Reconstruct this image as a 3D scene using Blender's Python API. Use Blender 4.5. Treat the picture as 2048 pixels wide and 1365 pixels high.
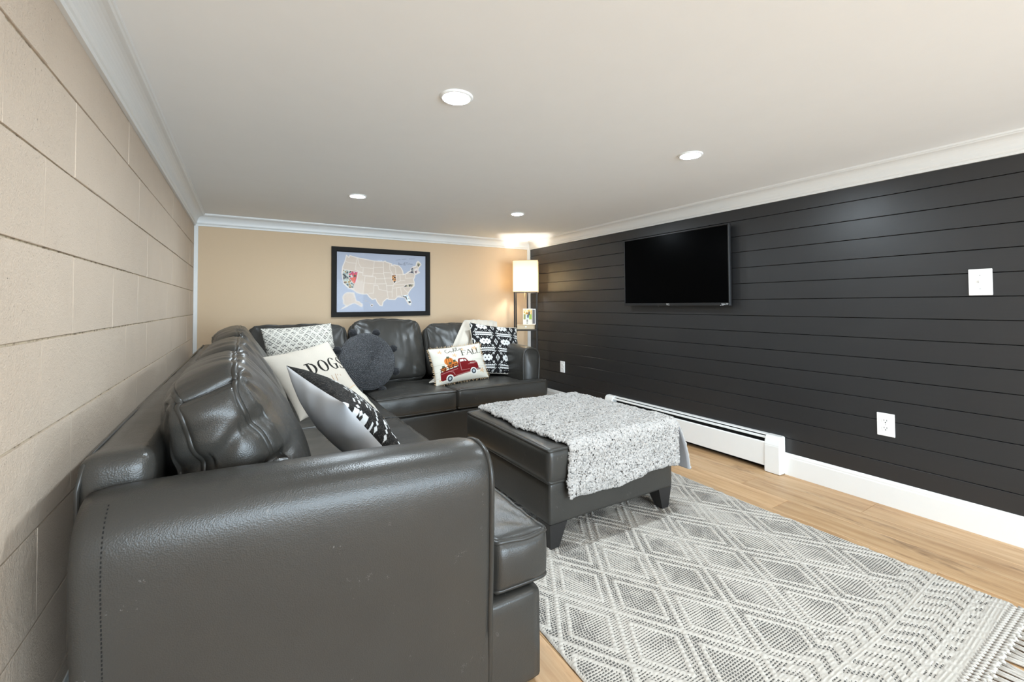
import bpy, bmesh, math, random
import numpy as np
from mathutils import Vector, Matrix

for o in list(bpy.data.objects):
    bpy.data.objects.remove(o, do_unlink=True)
S = bpy.context.scene
COL = S.collection
random.seed(7)
RNG = np.random.default_rng(11)

# ------------------------------------------------------------------ camera
F_PX, CX, CY = 879.2, 1031.5, 588.7
YAW, PITCH, ROLL = 0.5531, 0.0237, -0.0053
CAM = Vector((0.378, 0.0, 1.157))
fw = Vector((math.sin(YAW) * math.cos(PITCH), math.cos(YAW) * math.cos(PITCH), math.sin(PITCH)))
r0 = Vector((math.cos(YAW), -math.sin(YAW), 0))
u0 = r0.cross(fw)
rt = r0 * math.cos(ROLL) + u0 * math.sin(ROLL)
up = -r0 * math.sin(ROLL) + u0 * math.cos(ROLL)
cam = bpy.data.objects.new('camera', bpy.data.cameras.new('camera'))
COL.objects.link(cam)
cam.data.sensor_fit = 'HORIZONTAL'
cam.data.sensor_width = 36
cam.data.lens = F_PX / 2048 * 36
cam.data.shift_x = (1024 - CX) / 2048
cam.data.shift_y = (CY - 682.5) / 2048
cam.data.clip_start = 0.02
M = Matrix(((rt.x, up.x, -fw.x, CAM.x), (rt.y, up.y, -fw.y, CAM.y), (rt.z, up.z, -fw.z, CAM.z), (0, 0, 0, 1)))
cam.matrix_world = M
S.camera = cam

# ------------------------------------------------------------------ world, lamps, exposure
W = bpy.data.worlds.new('world')
S.world = W
W.use_nodes = True
W.node_tree.nodes['Background'].inputs[0].default_value = (0.93, 0.97, 1.0, 1)
W.node_tree.nodes['Background'].inputs[1].default_value = 1.0
S.view_settings.view_transform = 'Standard'
S.view_settings.look = 'None'
S.view_settings.exposure = 0.22
S.view_settings.gamma = 1
S.view_settings.use_curve_mapping = False
LED = 560.0           # emission of the recessed lamps' diffusers
SHADE = 2.6          # emission strength of the lamp bulb
def area_lamp(name, loc, size, energy, color, rot, size_y=None):
    d = bpy.data.lights.new(name, 'AREA')
    d.shape = 'DISK' if size_y is None else 'RECTANGLE'
    d.size = size
    if size_y is not None: d.size_y = size_y
    d.energy = energy
    d.color = color
    o = bpy.data.objects.new(name, d)
    o.location = loc
    o.rotation_euler = rot
    COL.objects.link(o)
# further ceiling lamps of the same grid, over and behind the camera
for x in (1.07, 2.43):
    for y in (-0.24, -2.0, -3.7):
        area_lamp('ceiling_lamp_light', (x, y, 1.95), 0.1, 10.0, (0.78, 0.905, 1.0), (0, 0, 0))
# fill light added across the unseen open end behind the camera, as daylight
area_lamp('rear_fill_light', (1.76, -4.18, 0.98), 3.3, 330.0, (0.70, 0.865, 1.0), (math.radians(90), 0, 0), 1.85)

# room dimensions
RW, YB, ZC, Y0 = 3.521, 4.723, 1.962, -4.2

# ------------------------------------------------------------------ material helpers
def lin(c):
    return tuple((v / 255 / 12.92) if v / 255 <= 0.04045 else ((v / 255 + 0.055) / 1.055) ** 2.4 for v in c)
class NT:
    def __init__(s, name):
        s.m = bpy.data.materials.new(name)
        s.m.use_nodes = True
        s.t = s.m.node_tree
        s.b = s.t.nodes['Principled BSDF']
    def n(s, kind, **kw):
        x = s.t.nodes.new(kind)
        for k, v in kw.items():
            if k.startswith('i_'):
                key = k[2:]
                key = int(key) if key.isdigit() else key.replace('_', ' ')
                x.inputs[key].default_value = v
            else:
                setattr(x, k, v)
        return x
    def l(s, a, b):
        s.t.links.new(a, b)
    def math(s, op, a, b=None, c=None):
        x = s.t.nodes.new('ShaderNodeMath')
        x.operation = op
        for i, v in enumerate((a, b, c)):
            if v is None:
                continue
            if isinstance(v, (int, float)):
                x.inputs[i].default_value = v
            else:
                s.l(v, x.inputs[i])
        return x.outputs[0]
    def mix(s, f, a, b):
        x = s.t.nodes.new('ShaderNodeMix')
        x.data_type = 'RGBA'
        for key, v in ((0, f), (6, a), (7, b)):
            if isinstance(v, (int, float)):
                x.inputs[key].default_value = v
            elif isinstance(v, tuple):
                x.inputs[key].default_value = (*v, 1) if len(v) == 3 else v
            else:
                s.l(v, x.inputs[key])
        return x.outputs[2]
    def ramp(s, f, stops):
        x = s.t.nodes.new('ShaderNodeValToRGB')
        e = x.color_ramp.elements
        e[0].position, e[0].color = stops[0][0], (*stops[0][1], 1)
        e[1].position, e[1].color = stops[-1][0], (*stops[-1][1], 1)
        for p, c in stops[1:-1]:
            q = e.new(p)
            q.color = (*c, 1)
        s.l(f, x.inputs[0])
        return x.outputs[0]
    def noise(s, scale, detail=2, rough=0.5, vec=None):
        x = s.n('ShaderNodeTexNoise')
        x.inputs['Scale'].default_value = scale
        x.inputs['Detail'].default_value = detail
        x.inputs['Roughness'].default_value = rough
        if vec is not None:
            s.l(vec, x.inputs['Vector'])
        return x.outputs[0]
    def bump(s, h, strength, dist=0.01):
        x = s.n('ShaderNodeBump')
        x.inputs['Strength'].default_value = strength
        x.inputs['Distance'].default_value = dist
        s.l(h, x.inputs['Height'])
        s.l(x.outputs[0], s.b.inputs['Normal'])
    def pos(s):
        return s.n('ShaderNodeNewGeometry').outputs['Position']
    def col(s, c):
        if isinstance(c, tuple):
            s.b.inputs['Base Color'].default_value = (*c, 1)
        else:
            s.l(c, s.b.inputs['Base Color'])
    def set(s, rough=None, metal=None, spec=None):
        if rough is not None: s.b.inputs['Roughness'].default_value = rough
        if metal is not None: s.b.inputs['Metallic'].default_value = metal
        if spec is not None: s.b.inputs['Specular IOR Level'].default_value = spec
        return s

def plain(name, rgb, rough=0.5, spec=0.5, grain=0.0, scale=60, var=0.06):
    n = NT(name)
    c = lin(rgb)
    ns = n.noise(scale, 3, 0.6, n.pos())
    n.col(n.mix(ns, tuple(v * (1 - var) for v in c), tuple(min(1, v * (1 + var)) for v in c)))
    n.set(rough, 0, spec)
    if grain:
        n.bump(ns, grain, 0.003)
    return n.m
MAT = {}
MAT['ceiling'] = plain('ceiling_paint', (244, 244, 243), 0.85, 0.2, 0.05, 8, 0.015)
MAT['trim'] = plain('white_trim_paint', (226, 225, 222), 0.35, 0.45, 0, 20, 0.01)
MAT['tan'] = plain('tan_wall_paint', (210, 184, 153), 0.8, 0.2, 0.05, 90, 0.02)
MAT['white_plastic'] = plain('white_plastic', (244, 244, 242), 0.3, 0.5, 0, 30, 0.01)
MAT['heater'] = plain('white_enamel', (228, 227, 224), 0.35, 0.5, 0, 20, 0.015)
MAT['fin'] = plain('heater_fin_metal', (118, 118, 120), 0.45, 0.5, 0, 40, 0.1)
MAT['dark'] = plain('dark_gap', (30, 29, 28), 0.8, 0.2)
MAT['black_frame'] = plain('black_wood_frame', (34, 32, 30), 0.6, 0.12, 0.1, 120, 0.15)
MAT['tv_plastic'] = plain('tv_black_plastic', (32, 32, 33), 0.35, 0.4, 0, 60, 0.1)
MAT['bronze'] = plain('dark_bronze_metal', (30, 24, 20), 0.4, 0.5, 0, 60, 0.1)
MAT['slot'] = plain('slot_dark', (40, 38, 36), 0.7, 0.2)
MAT['metal'] = plain('screw_metal', (190, 190, 188), 0.35, 0.6)
MAT['brass'] = plain('brass_chain', (200, 180, 130), 0.3, 0.6)
MAT['legwood'] = plain('black_stained_wood', (36, 34, 33), 0.45, 0.4, 0.1, 80, 0.2)
MAT['logo'] = plain('printed_silver', (215, 215, 215), 0.5, 0.4)

def m_screen():
    n = NT('tv_screen'); n.col((0.0012, 0.0012, 0.0013)); n.set(0.25, 0, 0.02)
    return n.m
MAT['screen'] = m_screen()

def m_block():
    n = NT('painted_concrete_block'); p = n.pos()
    a = n.noise(6, 3, 0.6, p); c1 = lin((197, 179, 160)); c2 = lin((207, 189, 170))
    base = n.mix(a, c1, c2)
    pit = n.noise(130, 3, 0.7, p)
    pm = n.ramp(pit, [(0.26, (1, 1, 1)), (0.33, (0, 0, 0))])
    n.col(n.mix(pm, base, tuple(v * 0.55 for v in c1)))
    fine = n.noise(220, 4, 0.7, p)
    h = n.math('SUBTRACT', n.math('ADD', n.math('MULTIPLY', fine, 0.6), n.math('MULTIPLY', n.noise(60, 3, 0.6, p), 0.6)), n.math('MULTIPLY', pm, 0.7))
    n.bump(h, 0.8, 0.005); n.set(0.62, 0, 0.3)
    return n.m
MAT['block'] = m_block()
def m_mortar():
    n = NT('painted_mortar'); p = n.pos()
    s = n.noise(45, 4, 0.7, p)
    n.col(n.ramp(s, [(0.36, lin((120, 104, 84))), (0.52, lin((190, 174, 150)))]))
    n.bump(n.noise(160, 4, 0.7, p), 0.6, 0.004); n.set(0.8, 0, 0.2)
    return n.m
MAT['mortar'] = m_mortar()

def m_shiplap():
    n = NT('black_painted_shiplap'); p = n.pos()
    mp = n.n('ShaderNodeMapping'); mp.inputs['Scale'].default_value = (1, 2.0, 30)
    n.l(p, mp.inputs['Vector'])
    a = n.noise(4, 4, 0.6, mp.outputs[0])
    n.col(n.mix(a, lin((34, 34, 35)), lin((40, 40, 41))))
    r = n.math('MULTIPLY_ADD', n.noise(3, 3, 0.6, p), 0.12, 0.33)
    n.l(r, n.b.inputs['Roughness']); n.set(None, 0, 0.6)
    n.bump(n.noise(300, 2, 0.6, p), 0.10, 0.002)
    return n.m
MAT['shiplap'] = m_shiplap()

def m_plank():
    n = NT('oak_plank')
    tc = n.n('ShaderNodeTexCoord').outputs['Object']
    rnd = n.n('ShaderNodeObjectInfo').outputs['Random']
    cmb = n.n('ShaderNodeCombineXYZ')
    n.l(n.math('MULTIPLY', rnd, 37.0), cmb.inputs[0]); n.l(n.math('MULTIPLY', rnd, 91.0), cmb.inputs[1])
    ad = n.n('ShaderNodeVectorMath', operation='ADD'); n.l(tc, ad.inputs[0]); n.l(cmb.outputs[0], ad.inputs[1])
    m1 = n.n('ShaderNodeMapping'); m1.inputs['Scale'].default_value = (22, 1.5, 1); n.l(ad.outputs[0], m1.inputs['Vector'])
    g = n.noise(1.0, 6, 0.62, m1.outputs[0])
    m2 = n.n('ShaderNodeMapping'); m2.inputs['Scale'].default_value = (150, 5, 1); n.l(ad.outputs[0], m2.inputs['Vector'])
    f = n.noise(1.0, 3, 0.6, m2.outputs[0])
    m3 = n.n('ShaderNodeMapping'); m3.inputs['Scale'].default_value = (9, 1.6, 1); n.l(ad.outputs[0], m3.inputs['Vector'])
    k = n.noise(1.0, 5, 0.75, m3.outputs[0])
    base = n.ramp(g, [(0.30, lin((160, 122, 84))), (0.5, lin((192, 156, 116))), (0.70, lin((210, 178, 140)))])
    base = n.mix(n.math('MULTIPLY', f, 0.35), base, lin((170, 128, 86)))
    km = n.ramp(k, [(0.56, (0, 0, 0)), (0.70, (0.8, 0.8, 0.8))])
    base = n.mix(km, base, lin((112, 80, 54)))
    tint = n.math('MULTIPLY_ADD', rnd, 0.24, 0.88)
    hv = n.n('ShaderNodeHueSaturation'); n.l(tint, hv.inputs['Value']); n.l(base, hv.inputs['Color'])
    n.col(hv.outputs[0]); n.set(0.42, 0, 0.4); n.bump(f, 0.08, 0.002)
    return n.m
MAT['plank'] = m_plank()

def m_leather():
    n = NT('charcoal_leather'); p = n.pos()
    v = n.n('ShaderNodeTexVoronoi'); v.inputs['Scale'].default_value = 330; n.l(p, v.inputs['Vector'])
    a = n.noise(5, 4, 0.6, p)
    base = n.mix(a, lin((51, 49, 46)), lin((59, 57, 53)))
    sc = n.noise(11, 6, 0.8, p)
    dust = n.noise(420, 2, 0.6, p)
    dm = n.math('MULTIPLY', n.math('GREATER_THAN', sc, 0.645), n.math('GREATER_THAN', dust, 0.57))
    n.col(n.mix(n.math('MULTIPLY', dm, 0.35), base, lin((150, 147, 142))))
    n.l(n.math('MULTIPLY_ADD', n.noise(9, 3, 0.6, p), 0.12, 0.25), n.b.inputs['Roughness'])
    n.set(None, 0, 0.38)
    h = n.math('ADD', n.math('MULTIPLY', v.outputs['Distance'], 0.5), n.math('MULTIPLY', n.noise(38, 3, 0.6, p), 0.9))
    n.bump(h, 0.16, 0.0035)
    return n.m
MAT['leather'] = m_leather()
def m_pipe():
    n = NT('leather_piping'); p = n.pos()
    n.col(n.mix(n.noise(20, 2, 0.5, p), lin((48, 46, 43)), lin((56, 54, 50)))); n.set(0.32, 0, 0.35)
    return n.m
MAT['pipe'] = m_pipe()

def m_attr(name, rough=0.85, spec=0.15, grain=0.3, scale=400, var=0.12):
    n = NT(name)
    a = n.n('ShaderNodeAttribute', attribute_name='pattern')
    p = n.pos()
    ns = n.noise(scale, 2, 0.6, p)
    hv = n.n('ShaderNodeHueSaturation')
    n.l(n.math('MULTIPLY_ADD', ns, 2 * var, 1 - var), hv.inputs['Value']); n.l(a.outputs['Color'], hv.inputs['Color'])
    n.col(hv.outputs[0]); n.set(rough, 0, spec)
    if grain:
        n.bump(ns, grain, 0.002)
    return n.m
MAT['fabric_print'] = m_attr('printed_fabric')
MAT['paper_print'] = m_attr('printed_paper', 0.5, 0.3, 0, 200, 0.03)

def m_fabric(name, rgb, scale=350, grain=0.35, var=0.1):
    n = NT(name); p = n.pos(); c = lin(rgb)
    ns = n.noise(scale, 3, 0.65, p)
    n.col(n.mix(ns, tuple(v * (1 - var) for v in c), tuple(min(1, v * (1 + var)) for v in c)))
    n.set(0.9, 0, 0.12); n.bump(ns, grain, 0.003)
    n.b.inputs['Sheen Weight'].default_value = 0.15
    return n.m
MAT['fleece'] = m_fabric('white_grey_fleece', (176, 171, 166), 240, 0.5, 0.10)
MAT['lining'] = m_fabric('grey_fleece_lining', (150, 149, 150), 300, 0.2)
MAT['linen_grey'] = m_fabric('pale_grey_cotton', (222, 222, 224), 320, 0.15, 0.04)
MAT['cream'] = m_fabric('cream_cotton', (202, 193, 178), 320, 0.2, 0.05)
MAT['knit'] = m_fabric('cream_knit', (200, 191, 178), 260, 0.4, 0.08)
MAT['black_yarn'] = m_fabric('black_yarn', (40, 40, 42), 300, 0.6, 0.4)
MAT['burgundy_thread'] = m_fabric('burgundy_thread', (96, 48, 44))
MAT['fringe_tan'] = m_fabric('tan_fringe_thread', (206, 176, 138), 300, 0.3)
MAT['rug_cord'] = m_fabric('cream_rug_yarn', (188, 181, 172), 300, 0.4, 0.06)
def m_braid():
    n = NT('black_braided_cord'); p = n.pos()
    ns = n.noise(420, 2, 0.7, p)
    n.col(n.ramp(ns, [(0.44, lin((34, 34, 36))), (0.58, lin((62, 62, 64))), (0.66, lin((170, 170, 172)))]))
    n.set(0.7, 0, 0.3); n.bump(ns, 0.5, 0.003)
    return n.m
MAT['braid'] = m_braid()

def m_rug():
    n = NT('cream_and_charcoal_rug')
    tc = n.n('ShaderNodeTexCoord').outputs['Object']
    sp = n.n('ShaderNodeSeparateXYZ'); n.l(tc, sp.inputs[0])
    a = n.n('ShaderNodeAttribute', attribute_name='cream')
    # weft rows run across the rug; dark flecks lie in every second half row
    wob = n.math('MULTIPLY', n.noise(14, 2, 0.5, tc), 0.010)
    yy = n.math('DIVIDE', n.math('ADD', sp.outputs[1], wob), 0.0098)
    row = n.math('FLOOR', yy)
    fr = n.math('FRACT', yy)
    line = n.math('LESS_THAN', n.math('ABSOLUTE', n.math('SUBTRACT', fr, 0.5)), 0.22)
    xo = n.math('MULTIPLY', n.math('FRACT', n.math('MULTIPLY', n.math('SINE', n.math('MULTIPLY', row, 12.9898)), 43758.5)), 1.0)
    xf = n.math('FRACT', n.math('ADD', n.math('DIVIDE', sp.outputs[0], 0.0125), xo))
    dash = n.math('LESS_THAN', xf, n.math('MULTIPLY_ADD', n.noise(60, 2, 0.5, tc), 0.7, 0.40))
    dk = n.math('MULTIPLY', n.math('MULTIPLY', line, dash), n.math('LESS_THAN', a.outputs['Fac'], 0.5))
    cr = n.mix(n.noise(240, 2, 0.6, tc), lin((178, 171, 161)), lin((196, 189, 180)))
    dark = n.mix(n.noise(300, 2, 0.6, tc), lin((52, 50, 49)), lin((112, 109, 105)))
    n.col(n.mix(dk, cr, dark)); n.set(0.95, 0, 0.08); n.bump(n.noise(420, 2, 0.6, tc), 0.5, 0.003)
    return n.m
MAT['rug'] = m_rug()

def m_shade():
    n = NT('cream_lamp_shade'); p = n.pos()
    n.col(n.mix(n.noise(260, 2, 0.6, p), lin((240, 230, 208)), lin((250, 242, 224))))
    n.set(0.9, 0, 0.1)
    tr = n.n('ShaderNodeBsdfTranslucent'); tr.inputs[0].default_value = (*lin((252, 240, 214)), 1)
    mx = n.n('ShaderNodeMixShader'); mx.inputs[0].default_value = 0.45
    out = n.t.nodes['Material Output']
    n.l(n.b.outputs[0], mx.inputs[1]); n.l(tr.outputs[0], mx.inputs[2]); n.l(mx.outputs[0], out.inputs[0])
    return n.m
MAT['shade'] = m_shade()
def m_emit(name, rgb, s):
    n = NT(name); n.col((0.8, 0.8, 0.8))
    n.b.inputs['Emission Color'].default_value = (*rgb, 1); n.b.inputs['Emission Strength'].default_value = s
    return n.m
MAT['led'] = m_emit('led_diffuser', (0.78, 0.905, 1.0), LED)
MAT['bulb'] = m_emit('warm_bulb', (1.0, 0.965, 0.92), 250.0)
def m_glass():
    n = NT('picture_glass')
    g = n.n('ShaderNodeBsdfGlossy'); g.inputs['Roughness'].default_value = 0.02
    t = n.n('ShaderNodeBsdfTransparent')
    fr = n.n('ShaderNodeFresnel'); fr.inputs['IOR'].default_value = 1.10
    mx = n.n('ShaderNodeMixShader'); n.l(fr.outputs[0], mx.inputs[0]); n.l(t.outputs[0], mx.inputs[1]); n.l(g.outputs[0], mx.inputs[2])
    n.l(mx.outputs[0], n.t.nodes['Material Output'].inputs[0])
    return n.m
MAT['glass'] = m_glass()

# ------------------------------------------------------------------ object helpers
ORG = {}
def thing(name, loc, label, cat, group=None):
    o = bpy.data.objects.new(name, None)
    o.empty_display_size = 0.05
    COL.objects.link(o)
    o.location = loc
    ORG[o.name] = Vector(loc)
    tag(o, label, cat, group)
    return o
def tag(o, label, cat, group=None):
    o['label'] = label
    o['category'] = cat
    if group:
        o['group'] = group
    return o
def fastmesh(name, V, Fq):
    me = bpy.data.meshes.new(name)
    V = np.asarray(V, np.float32)
    if isinstance(Fq, np.ndarray):
        k = Fq.shape[1]
        me.vertices.add(len(V)); me.vertices.foreach_set('co', V.ravel())
        me.loops.add(Fq.size); me.loops.foreach_set('vertex_index', Fq.astype(np.int32).ravel())
        me.polygons.add(len(Fq)); me.polygons.foreach_set('loop_start', np.arange(0, Fq.size, k, dtype=np.int32))
        me.update(calc_edges=True)
    else:
        me.from_pydata([tuple(map(float, v)) for v in V], [], Fq)
    me.validate()
    return me
def part(name, V, Fq, mat, parent=None, smooth=True, structure=False, recalc=True):
    """one mesh object; V in room coordinates"""
    V = np.asarray(V, float)
    org = ORG[parent.name] if parent is not None else None
    if org is not None:
        V = V - np.array(org)
    me = fastmesh(name, V, Fq)
    if recalc and len(me.polygons) < 60000:
        bm = bmesh.new(); bm.from_mesh(me); bmesh.ops.recalc_face_normals(bm, faces=bm.faces); bm.to_mesh(me); bm.free()
    me.polygons.foreach_set('use_smooth', [smooth] * len(me.polygons))
    if mat is not None:
        me.materials.append(mat if not isinstance(mat, str) else MAT[mat])
    o = bpy.data.objects.new(name, me)
    COL.objects.link(o)
    if parent is not None:
        o.parent = parent
        ORG[o.name] = org
    else:
        ORG[o.name] = Vector((0, 0, 0))
    if structure:
        o['kind'] = 'structure'
    return o
def setattr_col(o, C, name='pattern'):
    at = o.data.color_attributes.new(name, 'FLOAT_COLOR', 'POINT')
    C = np.concatenate([C, np.ones((len(C), 1))], 1).astype(np.float32)
    at.data.foreach_set('color', C.ravel())
def setattr_f(o, a, name):
    at = o.data.attributes.new(name, 'FLOAT', 'POINT')
    at.data.foreach_set('value', np.asarray(a, np.float32).ravel())
def box_vf(lo, hi, bevel=0.0, seg=2):
    bm = bmesh.new()
    bmesh.ops.create_cube(bm, size=1)
    for v in bm.verts:
        v.co = Vector([(lo[i] + hi[i]) / 2 + v.co[i] * (hi[i] - lo[i]) for i in range(3)])
    if bevel:
        bmesh.ops.bevel(bm, geom=list(bm.edges), offset=bevel, segments=seg, affect='EDGES', profile=0.5)
    bm.verts.index_update()
    V = [tuple(v.co) for v in bm.verts]
    Fq = [tuple(v.index for v in f.verts) for f in bm.faces]
    bm.free()
    return V, Fq
def box(name, lo, hi, mat, parent=None, bevel=0.0, seg=2, structure=False, smooth=False):
    V, Fq = box_vf(lo, hi, bevel, seg)
    return part(name, V, Fq, mat, parent, smooth, structure)
def join(*vfs):
    V, Fq = [], []
    for v, f in vfs:
        k = len(V)
        V.extend([tuple(p) for p in v])
        Fq.extend([tuple(int(i) + k for i in q) for q in f])
    return V, Fq
def tube_vf(path, r, n=8, closed=False, cap=True):
    P = np.asarray(path, float)
    m = len(P)
    if closed:
        T = np.roll(P, -1, 0) - np.roll(P, 1, 0)
    else:
        T = np.gradient(P, axis=0)
    T /= np.linalg.norm(T, axis=1)[:, None] + 1e-12
    ref = np.array([0, 0, 1.0]) if abs(T[0][2]) < 0.9 else np.array([1.0, 0, 0])
    N = np.cross(T[0], ref); N /= np.linalg.norm(N)
    V = []
    rr = np.full(m, r) if np.isscalar(r) else np.asarray(r)
    for i in range(m):
        N = N - T[i] * (N @ T[i]); N /= np.linalg.norm(N) + 1e-12
        B = np.cross(T[i], N)
        for k in range(n):
            a = 2 * math.pi * k / n
            V.append(P[i] + rr[i] * (math.cos(a) * N + math.sin(a) * B))
    Fq = []
    for i in range(m if closed else m - 1):
        j = (i + 1) % m
        for k in range(n):
            Fq.append((i * n + k, i * n + (k + 1) % n, j * n + (k + 1) % n, j * n + k))
    if cap and not closed:
        Fq.append(tuple(range(n))[::-1]); Fq.append(tuple((m - 1) * n + k for k in range(n)))
    return V, Fq
def grid_faces(nu, nv, off=0):
    i, j = np.meshgrid(np.arange(nu - 1), np.arange(nv - 1), indexing='ij')
    a = (i * nv + j).ravel()
    return np.stack([a, a + nv, a + nv + 1, a + 1], 1) + off
def prism_vf(profile, axis, a, b):
    """profile: list of 2D points in the two other axes (cyclic order), extruded along axis from a to b"""
    n = len(profile)
    V = []
    for t in (a, b):
        for p in profile:
            q = [0, 0, 0]
            o = [k for k in range(3) if k != axis]
            q[axis] = t; q[o[0]] = p[0]; q[o[1]] = p[1]
            V.append(tuple(q))
    Fq = [(k, (k + 1) % n, n + (k + 1) % n, n + k) for k in range(n)]
    Fq += [tuple(range(n))[::-1], tuple(range(n, 2 * n))]
    return V, Fq
def lathe_vf(prof, c, n=32):
    V, Fq = [], []
    for r, z in prof:
        for k in range(n):
            a = 2 * math.pi * k / n
            V.append((c[0] + r * math.cos(a), c[1] + r * math.sin(a), c[2] + z))
    for i in range(len(prof) - 1):
        for k in range(n):
            Fq.append((i * n + k, i * n + (k + 1) % n, (i + 1) * n + (k + 1) % n, (i + 1) * n + k))
    return V, Fq

# numpy value noise
_LAT = RNG.random((64, 64, 64))
def vnoise(P, scale):
    Q = np.asarray(P) * scale + 100.3
    I = np.floor(Q).astype(int); Fr = Q - I
    Fr = Fr * Fr * (3 - 2 * Fr)
    out = 0
    for dx in (0, 1):
        for dy in (0, 1):
            for dz in (0, 1):
                w = (Fr[..., 0] if dx else 1 - Fr[..., 0]) * (Fr[..., 1] if dy else 1 - Fr[..., 1]) * (Fr[..., 2] if dz else 1 - Fr[..., 2])
                out = out + w * _LAT[(I[..., 0] + dx) % 64, (I[..., 1] + dy) % 64, (I[..., 2] + dz) % 64]
    return out * 2 - 1
def fbm(P, scale, oct=3):
    return sum(vnoise(P, scale * 2 ** k) * 0.5 ** k for k in range(oct))
def sstep(a, b, x):
    t = np.clip((x - a) / (b - a), 0, 1)
    return t * t * (3 - 2 * t)

# ------------------------------------------------------------------ puffy cushions
_CG = {}
def cube_grid(na, nb, nc):
    key = (na, nb, nc)
    if key in _CG:
        return _CG[key]
    idx, P, Fq = {}, [], []
    def vid(i, j, k):
        t = (i, j, k)
        if t not in idx:
            idx[t] = len(P); P.append(t)
        return idx[t]
    for k in (0, nc):
        for i in range(na):
            for j in range(nb):
                Fq.append((vid(i, j, k), vid(i + 1, j, k), vid(i + 1, j + 1, k), vid(i, j + 1, k)))
    for j in (0, nb):
        for i in range(na):
            for k in range(nc):
                Fq.append((vid(i, j, k), vid(i + 1, j, k), vid(i + 1, j, k + 1), vid(i, j, k + 1)))
    for i in (0, na):
        for j in range(nb):
            for k in range(nc):
                Fq.append((vid(i, j, k), vid(i, j + 1, k), vid(i, j + 1, k + 1), vid(i, j, k + 1)))
    U = np.array(P, float) / np.array([na, nb, nc]) * 2 - 1
    U = np.sign(U) * (1 - (1 - np.abs(U)) ** 1.35)
    _CG[key] = (U, np.array(Fq))
    return _CG[key]
def rbox(U, h, r):
    h = np.array(h, float)
    P = U * h
    q = np.clip(P, -(h - r), h - r)
    d = P - q
    L = np.linalg.norm(d, axis=1)[:, None]
    return np.where(L > 1e-9, q + d / np.maximum(L, 1e-9) * np.minimum(r, np.max(np.abs(d), 1)[:, None] * 0 + r), P)

# ================================================================== THE ROOM
# floor: planks laid on a dark underlay
floor = box('floor', (-0.02, Y0, -0.05), (RW + 0.02, YB + 0.02, -0.004), 'dark', structure=True)
PW, PL = 0.183, 1.22
pm_V, pm_F = box_vf((0, 0, -0.012), (PW - 0.0012, PL - 0.0012, 0), 0.0012, 1)
pmesh = fastmesh('floor_plank', pm_V, pm_F); pmesh.materials.append(MAT['plank'])
x = -0.01
c = 0
while x < RW:
    off = [0.0, 0.52, 0.23, 0.81, 0.4][c % 5]
    y = Y0 - off
    while y < YB:
        yy = max(y, Y0)
        o = bpy.data.objects.new('floor_plank', pmesh)
        COL.objects.link(o)
        o.parent = floor
        sx = min(1.0, (RW - x) / PW)
        y1 = min(y + PL, YB)
        o.location = (x, yy, 0.0)
        o.scale = (sx, (y1 - yy) / PL, 1)
        y += PL
    x += PW
    c += 1
ceiling = box('ceiling', (-0.05, Y0, ZC), (RW + 0.05, YB + 0.05, ZC + 0.08), 'ceiling', structure=True)

# left wall: painted concrete blocks in running bond over mortar
wl = box('wall_left', (-0.15, Y0, -0.02), (-0.0045, YB + 0.02, ZC), 'mortar', structure=True)
BZ, BL, JZ0, JY0 = 0.2032, 0.4064, 1.6946, 1.3699
bms = []
for s in range(6):
    V, Fq = box_vf((-0.02, 0.0006, 0.0028), (0, BL - 0.0006, BZ - 0.0022), 0.0011, 1)
    V = np.array(V)
    V += np.stack([RNG.normal(0, 0.0005, len(V)), RNG.normal(0, 0.0003, len(V)), RNG.normal(0, 0.0006, len(V))], 1)
    me = fastmesh('concrete_block', V, Fq); me.materials.append(MAT['block'])
    bms.append(me)
for k in range(-1, 9):
    zt = JZ0 - BZ * k           # top joint line of this course
    zb = zt - BZ
    h = BZ
    if zt > ZC: h = ZC - zb
    if zb < 0: h, zb = zt, 0.0
    if k == -1: zb, h = JZ0, min(BZ, ZC - JZ0)
    if h < 0.02: continue
    off = 0 if k % 2 else 0.5
    j = -16
    while True:
        ys = JY0 + BL * (j + off)
        j += 1
        if ys + BL < Y0: continue
        if ys > YB - 0.01: break
        y1 = min(ys + BL, YB - 0.004); ys = max(ys, Y0)
        o = bpy.data.objects.new('concrete_block', bms[random.randrange(6)])
        COL.objects.link(o); o.parent = wl
        o.location = (random.uniform(-0.0012, 0.0006), ys, zb)
        o.scale = (1, (y1 - ys) / BL, h / BZ)
# remaining strip above the top course
if JZ0 + BZ < ZC:
    box('cap_block', (-0.02, Y0, JZ0 + BZ + 0.003), (0, YB - 0.004, ZC), 'block', wl, 0.002, 1)

wb = box('wall_back', (-0.1, YB, -0.02), (RW + 0.1, YB + 0.1, ZC), 'tan', structure=True)
YR = Y0
wr = box('wall_right', (RW + 0.004, YR, -0.02), (RW + 0.1, YB + 0.02, ZC), 'dark', structure=True)
PB, ZS = 0.1178, 1.7742
zt = ZS + PB
while zt > 0:
    lo, hi = max(zt - PB + 0.0016, 0), min(zt - 0.0016, ZC)
    if hi - lo > 0.01:
        box('shiplap_board', (RW - 0.010 + random.uniform(-0.0008, 0.0008), YR, lo), (RW + 0.004, YB - 0.001, hi), 'shiplap', wr, 0.0012, 1)
    zt -= PB
XR = RW - 0.010      # face of the boards

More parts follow.
